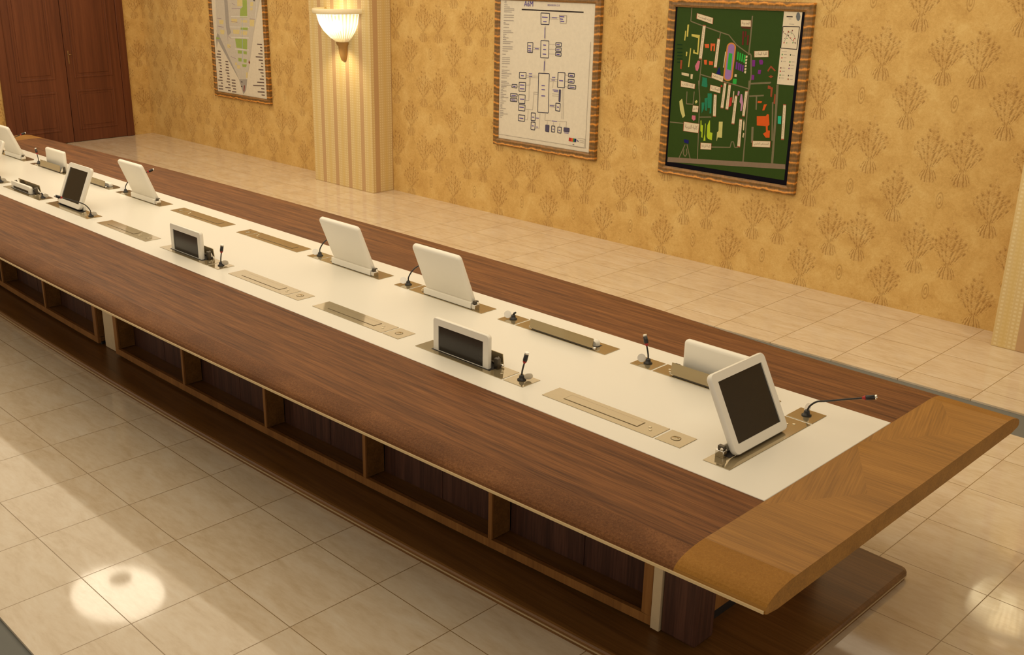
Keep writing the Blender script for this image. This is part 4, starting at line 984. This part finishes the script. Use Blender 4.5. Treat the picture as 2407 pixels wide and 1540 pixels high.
('l','gry2',0.005,[(0.033,0.561),(0.14,0.566)]),
('l','gry2',0.005,[(0.033,0.54),(0.169,0.548)]),
('l','gry2',0.005,[(0.032,0.526),(0.108,0.529)]),
('l','gry2',0.005,[(0.032,0.512),(0.078,0.513)]),
('l','gry2',0.005,[(0.031,0.498),(0.059,0.497)]),
('l','gry2',0.005,[(0.031,0.484),(0.107,0.487)]),
('l','gry2',0.005,[(0.03,0.467),(0.058,0.466)]),
('l','gry2',0.005,[(0.029,0.449),(0.106,0.453)]),
('l','gry2',0.005,[(0.029,0.432),(0.075,0.433)]),
('l','gry2',0.005,[(0.028,0.418),(0.135,0.424)]),
('l','gry2',0.005,[(0.028,0.403),(0.056,0.403)]),
('l','gry2',0.005,[(0.027,0.383),(0.104,0.387)]),
('l','gry2',0.005,[(0.027,0.365),(0.073,0.366)]),
('l','gry2',0.005,[(0.026,0.351),(0.054,0.35)]),
('l','gry2',0.005,[(0.026,0.337),(0.053,0.336)]),
('l','gry2',0.005,[(0.025,0.323),(0.053,0.322)]),
('l','gry2',0.005,[(0.025,0.308),(0.102,0.313)]),
('l','gry2',0.005,[(0.024,0.288),(0.07,0.289)]),
('l','gry2',0.005,[(0.023,0.27),(0.07,0.271)]),
('l','gry2',0.005,[(0.023,0.256),(0.13,0.263)]),
('l','gry2',0.005,[(0.022,0.241),(0.069,0.243)]),
('l','gry2',0.005,[(0.022,0.224),(0.05,0.223)]),
('l','gry',0.003,[(0.013,0.05),(1.156,0.053)]),
('l','gry',0.003,[(1.155,1.015),(1.143,0.053)]),
('p','red',[(0.942,0.127),(0.972,0.125),(0.968,0.092),(0.938,0.093)]),
('p','ora',[(0.972,0.125),(0.994,0.125),(0.992,0.092),(0.968,0.092)]),
('p','grn2',[(0.994,0.125),(1.013,0.124),(1.009,0.092),(0.992,0.092)]),
('p','blu',[(1.013,0.124),(1.032,0.124),(1.029,0.092),(1.009,0.092)]),
('l','ink2',0.008,[(1.041,0.113),(1.059,0.1)]),
('l','gry',0.003,[(1.072,0.115),(1.126,0.113)]),
('l','gry',0.003,[(1.073,0.098),(1.127,0.096)]),
('l','gry',0.003,[(0.939,0.048),(1.136,0.05)]),
('l','gry',0.003,[(1.051,0.133),(1.138,0.133),(1.136,0.062)]),
('l','ink2',0.006,[(0.989,0.067),(1.007,0.066)]),
('w', 'A6M', 'pur3', [(0.32, 1.297), (0.436, 1.298)]),
('w', 'REVISION 2.0', 'pur3', [(0.622, 1.31), (0.767, 1.311)])]
MARKS_STREET=[('p','g1',[(0.086,1.201),(1.151,1.23),(1.029,0.977),(0.945,0.787),(0.8,0.364),(0.719,0.226),(0.567,0.205),(0.316,0.49),(0.063,0.787)]),
('p','g2',[(0.309,1.207),(0.393,1.209),(0.398,0.864),(0.433,0.805),(0.351,0.757),(0.313,0.86)]),
('p','g2',[(0.079,0.779),(0.12,0.763),(0.666,0.061),(0.628,0.022),(0.55,0.204),(0.083,0.681),(0.044,0.589),(0.043,0.706)]),
('p','g2',[(0.551,0.213),(0.743,0.228),(0.703,0.091),(0.656,0.043)]),
('p','gr',[(0.747,1.219),(0.852,1.222),(0.835,1.011),(0.664,1.004),(0.685,1.107),(0.745,1.135)]),
('p','gr',[(0.667,0.889),(0.837,0.888),(0.827,0.849),(0.662,0.85)]),
('p','gr',[(0.515,0.73),(0.803,0.737),(0.788,0.607),(0.534,0.618)]),
('p','gr',[(0.563,0.585),(0.663,0.586),(0.658,0.547),(0.558,0.545)]),
('p','gr',[(0.695,0.584),(0.777,0.584),(0.772,0.545),(0.699,0.545)]),
('p','gr',[(0.56,0.488),(0.643,0.489),(0.637,0.445),(0.563,0.444)]),
('p','gr',[(0.683,0.483),(0.765,0.484),(0.752,0.439),(0.686,0.439)]),
('p','gr',[(0.642,0.414),(0.757,0.418),(0.737,0.381),(0.654,0.38)]),
('p','gr',[(0.045,0.724),(0.14,0.72),(0.121,0.701),(0.05,0.697)]),
('p','ye',[(0.625,1.216),(0.747,1.219),(0.738,1.143),(0.615,1.139)]),
('p','ye',[(0.155,0.95),(0.266,0.95),(0.25,0.897),(0.156,0.897)]),
('p','ye',[(0.455,0.979),(0.596,0.98),(0.59,0.933),(0.457,0.932)]),
('p','ye',[(0.888,0.984),(0.999,0.988),(0.982,0.903),(0.886,0.903)]),
('p','ye',[(0.685,0.971),(0.83,0.973),(0.827,0.943),(0.689,0.941)]),
('p','ye',[(0.479,0.842),(0.637,0.845),(0.622,0.792),(0.481,0.79)]),
('p','ye',[(0.676,0.834),(0.823,0.836),(0.801,0.788),(0.671,0.79)]),
('p','ye',[(0.155,0.827),(0.274,0.823),(0.25,0.769),(0.165,0.774)]),
('p','ye',[(0.928,1.199),(0.999,1.201),(0.986,1.151),(0.923,1.149)]),
('p','ye',[(0.311,0.649),(0.395,0.645),(0.381,0.6),(0.314,0.605)]),
('p','ye',[(0.921,1.132),(0.976,1.134),(0.964,1.1),(0.917,1.098)]),
('p','ye',[(0.524,0.397),(0.598,0.393),(0.584,0.348),(0.518,0.352)]),
('p','ye',[(0.729,0.315),(0.77,0.318),(0.754,0.246),(0.721,0.244)]),
('p','ye',[(0.477,0.425),(0.527,0.424),(0.514,0.388),(0.473,0.394)]),
('l','blu2',0.01,[(0.72,0.998),(0.659,0.442)]),
('l','whi',0.008,[(0.416,0.743),(0.845,0.756)]),
('l','whi',0.008,[(0.844,1.02),(0.45,1.005)]),
('l','whi',0.008,[(0.416,0.874),(0.861,0.889)]),
('l','whi',0.008,[(0.498,0.598),(0.828,0.605)]),
('l','whi',0.008,[(1.088,1.229),(1.014,0.976)]),
('l','whi',0.008,[(0.104,1.201),(0.068,0.822)]),
('l','pu1',0.006,[(0.351,0.757),(0.422,0.725)]),
('l','pu1',0.006,[(0.442,0.944),(0.599,0.938)]),
('l','pu1',0.006,[(0.488,1.174),(0.568,1.15)]),
('l','pu1',0.006,[(0.48,1.109),(0.694,1.112)]),
('l','pu1',0.006,[(0.106,0.97),(0.209,0.968)]),
('l','pu1',0.006,[(0.109,0.869),(0.254,0.862)]),
('l','pu1',0.006,[(0.889,0.992),(1.016,0.993)]),
('l','pu1',0.006,[(0.351,0.634),(0.391,0.609)]),
('l','pu1',0.006,[(0.384,0.494),(0.5,0.475)]),
('l','pu1',0.006,[(0.33,0.861),(0.341,0.686)]),
('p','mar',[(0.66,0.146),(0.679,0.143),(0.658,0.061),(0.636,0.063)]),
('p','mar',[(0.813,0.478),(0.839,0.449),(0.82,0.426),(0.801,0.443)]),
('p','blk',[(0.59,0.189),(0.631,0.188),(0.627,0.179),(0.589,0.178)]),
('p','blk',[(0.586,0.131),(0.616,0.129),(0.611,0.117),(0.585,0.119)]),
('p','blk',[(1.002,1.226),(1.041,1.223),(1.032,1.21),(1.001,1.214)]),
('l','tx1',0.014,[(0.064,0.546),(0.134,0.544)]),
('l','tx1',0.014,[(0.038,0.506),(0.134,0.507)]),
('l','tx1',0.014,[(0.02,0.467),(0.134,0.469)]),
('l','tx1',0.014,[(0.064,0.432),(0.134,0.431)]),
('l','tx1',0.014,[(0.064,0.394),(0.134,0.393)]),
('l','tx1',0.014,[(0.091,0.358),(0.134,0.356)]),
('l','tx1',0.014,[(0.091,0.32),(0.134,0.318)]),
('l','tx1',0.014,[(0.064,0.28),(0.134,0.28)]),
('l','tx1',0.014,[(0.064,0.242),(0.134,0.241)]),
('l','tx1',0.014,[(0.064,0.203),(0.135,0.203)]),
('l','tx1',0.014,[(0.02,0.161),(0.135,0.165)]),
('l','tx1',0.014,[(0.091,0.129),(0.135,0.127)]),
('l','tx1',0.014,[(0.02,0.084),(0.135,0.088)]),
('l','tx1',0.014,[(0.02,0.046),(0.135,0.05)]),
('l','tx1',0.014,[(0.238,0.422),(0.307,0.421)]),
('l','tx1',0.014,[(0.24,0.385),(0.309,0.384)]),
('l','tx1',0.014,[(0.242,0.347),(0.311,0.346)]),
('l','tx1',0.014,[(0.227,0.308),(0.313,0.309)]),
('l','tx1',0.014,[(0.246,0.272),(0.315,0.271)]),
('l','tx1',0.014,[(0.265,0.235),(0.317,0.234)]),
('l','tx1',0.014,[(0.25,0.196),(0.319,0.196)]),
('l','tx1',0.014,[(0.234,0.157),(0.321,0.158)]),
('l','tx1',0.014,[(0.271,0.121),(0.322,0.12)]),
('l','tx1',0.014,[(0.194,0.077),(0.324,0.082)]),
('l','tx1',0.014,[(0.257,0.044),(0.326,0.044)]),
('l','tx1',0.014,[(0.362,0.189),(0.456,0.191)]),
('l','tx1',0.014,[(0.362,0.151),(0.456,0.153)]),
('l','tx1',0.014,[(0.354,0.112),(0.456,0.115)]),
('l','tx1',0.014,[(0.389,0.077),(0.457,0.077)]),
('l','tx1',0.014,[(0.355,0.036),(0.457,0.04)]),
('l','tx1',0.014,[(1.029,0.689),(1.14,0.69)]),
('l','tx1',0.014,[(1.093,0.654),(1.139,0.651)]),
('l','tx1',0.014,[(1.092,0.615),(1.139,0.612)]),
('l','tx1',0.014,[(1.044,0.572),(1.139,0.573)]),
('l','tx1',0.014,[(0.98,0.529),(1.139,0.534)]),
('l','tx1',0.014,[(1.044,0.493),(1.138,0.495)]),
('l','tx1',0.014,[(1.091,0.457),(1.138,0.455)]),
('l','tx1',0.014,[(1.091,0.418),(1.138,0.416)]),
('l','tx1',0.014,[(1.027,0.373),(1.138,0.376)]),
('l','tx1',0.014,[(1.066,0.336),(1.137,0.337)]),
('l','tx1',0.014,[(1.09,0.298),(1.137,0.297)]),
('l','tx1',0.014,[(1.042,0.255),(1.137,0.257)]),
('l','tx1',0.014,[(0.977,0.21),(1.137,0.217)]),
('l','tx1',0.014,[(0.879,0.161),(1.136,0.177)]),
('l','tx1',0.014,[(1.065,0.136),(1.136,0.137)]),
('l','tx1',0.014,[(0.976,0.088),(1.136,0.097)]),
('l','tx1',0.014,[(1.064,0.056),(1.136,0.057)])]

# Arabic lettering: joined letter shapes set out from right to left
AR = {'ا': 'ﺍﺎﺍﺎ', 'أ': 'ﺃﺄﺃﺄ', 'آ': 'ﺁﺂﺁﺂ', 'ب': 'ﺏﺐﺑﺒ', 'ت': 'ﺕﺖﺗﺘ', 'ج': 'ﺝﺞﺟﺠ', 'ح': 'ﺡﺢﺣﺤ', 'د': 'ﺩﺪﺩﺪ', 'ر': 'ﺭﺮﺭﺮ', 'ز': 'ﺯﺰﺯﺰ', 'س': 'ﺱﺲﺳﺴ', 'ش': 'ﺵﺶﺷﺸ', 'ص': 'ﺹﺺﺻﺼ', 'ض': 'ﺽﺾﺿﻀ', 'ط': 'ﻁﻂﻃﻄ',
 'ع': 'ﻉﻊﻋﻌ', 'ف': 'ﻑﻒﻓﻔ', 'ق': 'ﻕﻖﻗﻘ', 'ك': 'ﻙﻚﻛﻜ', 'ل': 'ﻝﻞﻟﻠ', 'م': 'ﻡﻢﻣﻤ', 'ن': 'ﻥﻦﻧﻨ', 'ه': 'ﻩﻪﻫﻬ', 'ة': 'ﺓﺔﺓﺔ', 'و': 'ﻭﻮﻭﻮ', 'ي': 'ﻱﻲﻳﻴ', 'ى': 'ﻯﻰﻯﻰ'}
NOJOIN = 'اأآدرزوةى'
def shape(t):
    out = []
    for i, c in enumerate(t):
        if c not in AR: out.append(c); continue
        p = i > 0 and t[i-1] in AR and t[i-1] not in NOJOIN
        n = i < len(t)-1 and t[i+1] in AR and c not in NOJOIN
        out.append(AR[c][3 if p and n else 1 if p else 2 if n else 0])
    return ''.join(out[::-1])
TXT = {17: 'المستشفى التعليمي', 16: 'كلية الزراعة', 0: 'كلية الهندسة', 5: 'المدينة', 6: 'كلية البنات', 3: 'كلية العلوم', 4: 'كلية الآداب', 7: 'المكتبة', 15: 'نادي', 14: 'كلية التربية'}
LONG = 'مباني كلية الطب والعلوم الصحية'
def glyphs(t):
    cu = bpy.data.curves.new('lettering', 'FONT'); cu.body = t; cu.resolution_u = 2
    o = bpy.data.objects.new('lettering', cu); C.objects.link(o)
    dg = bpy.context.evaluated_depsgraph_get(); me = o.evaluated_get(dg).to_mesh()
    vs = [(v.co.x, v.co.y) for v in me.vertices]; fs = [tuple(p.vertices) for p in me.polygons]
    o.evaluated_get(dg).to_mesh_clear(); bpy.data.objects.remove(o); bpy.data.curves.remove(cu)
    if not vs: return [], []
    x0, x1 = min(v[0] for v in vs), max(v[0] for v in vs); y0, y1 = min(v[1] for v in vs), max(v[1] for v in vs)
    return [((x-x0)/(x1-x0), (y-y0)/(y1-y0)) for x, y in vs], fs
def marks(b, items, tints):
    y = [-.0010]
    def nxt(): y[0] -= .000012; return y[0]
    def poly(pts, col): b.faces([(p[0], nxt() if i == 0 else y[0], p[1]) for i, p in enumerate(pts)], [tuple(range(len(pts)))], 'printed_ink', col=col)
    def line(pts, w, col):
        for a, c in zip(pts, pts[1:]):
            d = Vector((c[0]-a[0], c[1]-a[1])); 
            if d.length < 1e-6: continue
            n = Vector((-d.y, d.x)).normalized()*w/2
            poly([(a[0]+n.x, a[1]+n.y), (a[0]-n.x, a[1]-n.y), (c[0]-n.x, c[1]-n.y), (c[0]+n.x, c[1]+n.y)], col)
    def text(t, bl, br, tl_, col):
        vs, fs = glyphs(t); yy = nxt(); e1 = Vector(br)-Vector(bl); e2 = Vector(tl_)-Vector(bl); q = Vector(bl)
        pts = [q+e1*u+e2*v for u, v in vs]; b.faces([(p.x, yy, p.y) for p in pts], fs, 'printed_ink', col=col)
    for it in items:
        if it[0] == 'p': poly(it[2], PAL[it[1]])
        elif it[0] == 'l': line(it[3], it[2], PAL[it[1]])
        elif it[0] == 'w':
            (x0, z0), (x1, z1) = it[3]; h = (x1-x0)*(.42 if len(it[1]) < 5 else .11); text(it[1], (x0, z0), (x1, z1), (x0, z0+h), PAL[it[2]])
        else:
            q = [Vector(p) for p in it[3]]; cen = sum(q, Vector((0, 0)))/4
            poly([cen+(p-cen)*1.07 for p in q], PAL['labb']); poly(q, PAL['lab'])
            if it[1] == 'h':
                bl, br, tL = q[3], q[2], q[0]; t = TXT[it[2]]
            else:   # upright label read from the bottom upwards
                bl, br, tL = q[2], q[1], q[3]; t = LONG
            e1, e2 = br-bl, tL-bl
            text(shape(t), bl+e1*.08+e2*.22, bl+e1*.92+e2*.22, bl+e1*.08+e2*.80, PAL['txt'])
def print_thing(label, x0, x1, z0, z1, paper, items, mat_border=0):
    cx = (x0+x1)/2; root = thing('framed_print', label, 'picture', (cx, YF, z0), 0, 'framed prints on the wall')
    W, H = x1-x0, z1-z0; fwid = .068; b = MB()
    prof = [(0, 0), (0, -.040), (.012, -.050), (.030, -.046), (.050, -.050), (fwid, -.038), (fwid, -.004)]     # from the outer edge inwards
    loops = []
    for i, (px, pz, sx, sz) in enumerate(((0, 0, 1, 1), (W, 0, -1, 1), (W, H, -1, -1), (0, H, 1, -1))):
        loops.append([(px+sx*a-W/2, d-.0005, pz+sz*a) for a, d in prof])
    loops.append(loops[0]); b.loft(loops, 'ridged_frame', False, False, False); b.build('frame', root)
    b = MB(); sh = -.030
    b.box((-W/2+fwid-.004, sh, fwid-.004), (W/2-fwid+.004, sh+.006, H-fwid+.004), 'black_mat' if mat_border else 'printed_ink')
    if mat_border: bd = b.build('mount_board', root)
    else:
        b.bm.free(); b = MB()
        b.faces([(-W/2+fwid-.004, sh, fwid-.004), (W/2-fwid+.004, sh, fwid-.004), (W/2-fwid+.004, sh, H-fwid+.004), (-W/2+fwid-.004, sh, H-fwid+.004)], [(0, 1, 2, 3)], 'printed_ink', col=paper)
        b.faces([(-W/2+fwid-.004, sh+.006, fwid-.004), (W/2-fwid+.004, sh+.006, fwid-.004), (W/2-fwid+.004, sh+.006, H-fwid+.004), (-W/2+fwid-.004, sh+.006, H-fwid+.004)], [(3, 2, 1, 0)], 'printed_ink', col=paper)
    sheet = MB() if mat_border else b
    return root, sheet, W, H, sh
def place_marks(sheet, items, ox, oz, sh):
    out = []
    for it in items:
        mv = lambda pts: [(p[0]+ox, p[1]+oz) for p in pts]
        out.append(it[:-1]+(mv(it[-1]),))
    n0 = len(sheet.bm.verts); marks(sheet, out, None)
    sheet.bm.verts.ensure_lookup_table()
    for v in sheet.bm.verts[n0:]: v.co.y += sh
FZ0, FZ1 = .735, 2.205
root, s, W, H, sh = print_thing('framed street plan print with grey and green blocks, left of the striped pillar', -7.575, -6.240, FZ0, FZ1, (.78, .71, .58), None)
place_marks(s, MARKS_STREET, -7.5-(-7.575-6.240)/2, .79-FZ0, sh); s.build('printed_sheet', root, False)
root, s, W, H, sh = print_thing('framed white block diagram print headed A6M, right of the striped pillar', -2.222, -.898, FZ0, FZ1, (.80, .74, .62), None)
place_marks(s, MARKS_DIAGRAM, -2.16+(2.222+.898)/2, .79-FZ0, sh); s.build('printed_sheet', root, False)
root, s, W, H, sh = print_thing('framed green campus map print with colourful buildings on the gold wall', -.172, 1.148, FZ0, FZ1, (.03, .1, .02), None, 1)
cx = (-.172+1.148)/2
z0, z1, x0, x1 = .842-FZ0, 2.150-FZ0, -.088-cx, 1.050-cx
s.faces([(x0, sh-.0006, z0), (x1, sh-.0006, z0), (x1, sh-.0006, z1), (x0, sh-.0006, z1)], [(0, 1, 2, 3)], 'printed_ink', col=(.032, .070, .009))
place_marks(s, MARKS_GREEN, -.10-cx, .79-FZ0, sh); s.build('printed_sheet', root, False)

# ================================================================ WALL LAMPS
def sconce(label, x, y):
    root = thing('wall_lamp', label, 'lamp', (x, y, 1.64), 0, 'lamps on the striped pillars')
    b = MB(); b.lathe([(.004, -.215), (.034, -.200), (.056, -.13), (.064, -.05), (.084, -.025), (.088, .0)], 'bronze_finial', (0, -.002, 0), 24, PI, 2*PI); b.build('finial', root)
    b = MB(); b.lathe([(.082, .002), (.145, .045), (.215, .12), (.262, .20), (.290, .305), (.296, .31), (.282, .30), (.25, .20), (.20, .125), (.12, .05)], 'fluted_glass', (0, -.002, 0), 44, PI, 2*PI, True, .022); b.build('glass_bowl', root)
    b = MB(); b.lathe([(.300, .308), (.335, .308), (.340, .318), (.340, .352), (.332, .360), (.300, .360)], 'frosted_rim', (0, -.002, 0), 40, PI, 2*PI); b.build('rim', root)
    b = MB(); b.lathe([(.004, .10), (.045, .12), (.055, .17), (.045, .22), (.004, .24)], 'lamp_glow', (0, -.095, 0), 16); b.build('bulb', root)
    l = bpy.data.lights.new('wall_lamp_light', 'POINT'); l.energy = 1.6; l.color = (1.0, .80, .48); l.shadow_soft_size = .12
    o = bpy.data.objects.new('wall_lamp_light', l); C.objects.link(o); o.location = (x, y-.12, 2.02)
    l = bpy.data.lights.new('wall_lamp_downlight', 'SPOT'); l.energy = 9; l.color = (1.0, .80, .48); l.shadow_soft_size = .03; l.spot_size = math.radians(110); l.spot_blend = .8
    o = bpy.data.objects.new('wall_lamp_downlight', l); C.objects.link(o); o.location = (x, y-.30, 1.62); o.rotation_euler = (math.radians(28), 0, 0)
sconce('fluted crystal half-bowl wall lamp glowing on the striped pillar', -4.31, CY)
sconce('fluted crystal wall lamp on the right-hand striped pillar, above the photo', 3.35, CY)

lampc = thing('ceiling_lamp', 'round ceiling lamp above the table, seen only as a glow mirrored in the floor tiles', 'lamp', (-2.80, 1.50, ZC))
b = MB(); b.lathe([(.0004, -.125), (.100, -.125), (.104, -.120), (.100, -.115), (.0004, -.115)], 'dark_steel', (0, 0, 0), 28); b.build('shade_disc', lampc)
b = MB(); b.tube([(0, 0, -.1145), (0, 0, -.0005)], .008, 'chrome', 8); b.build('stem', lampc)
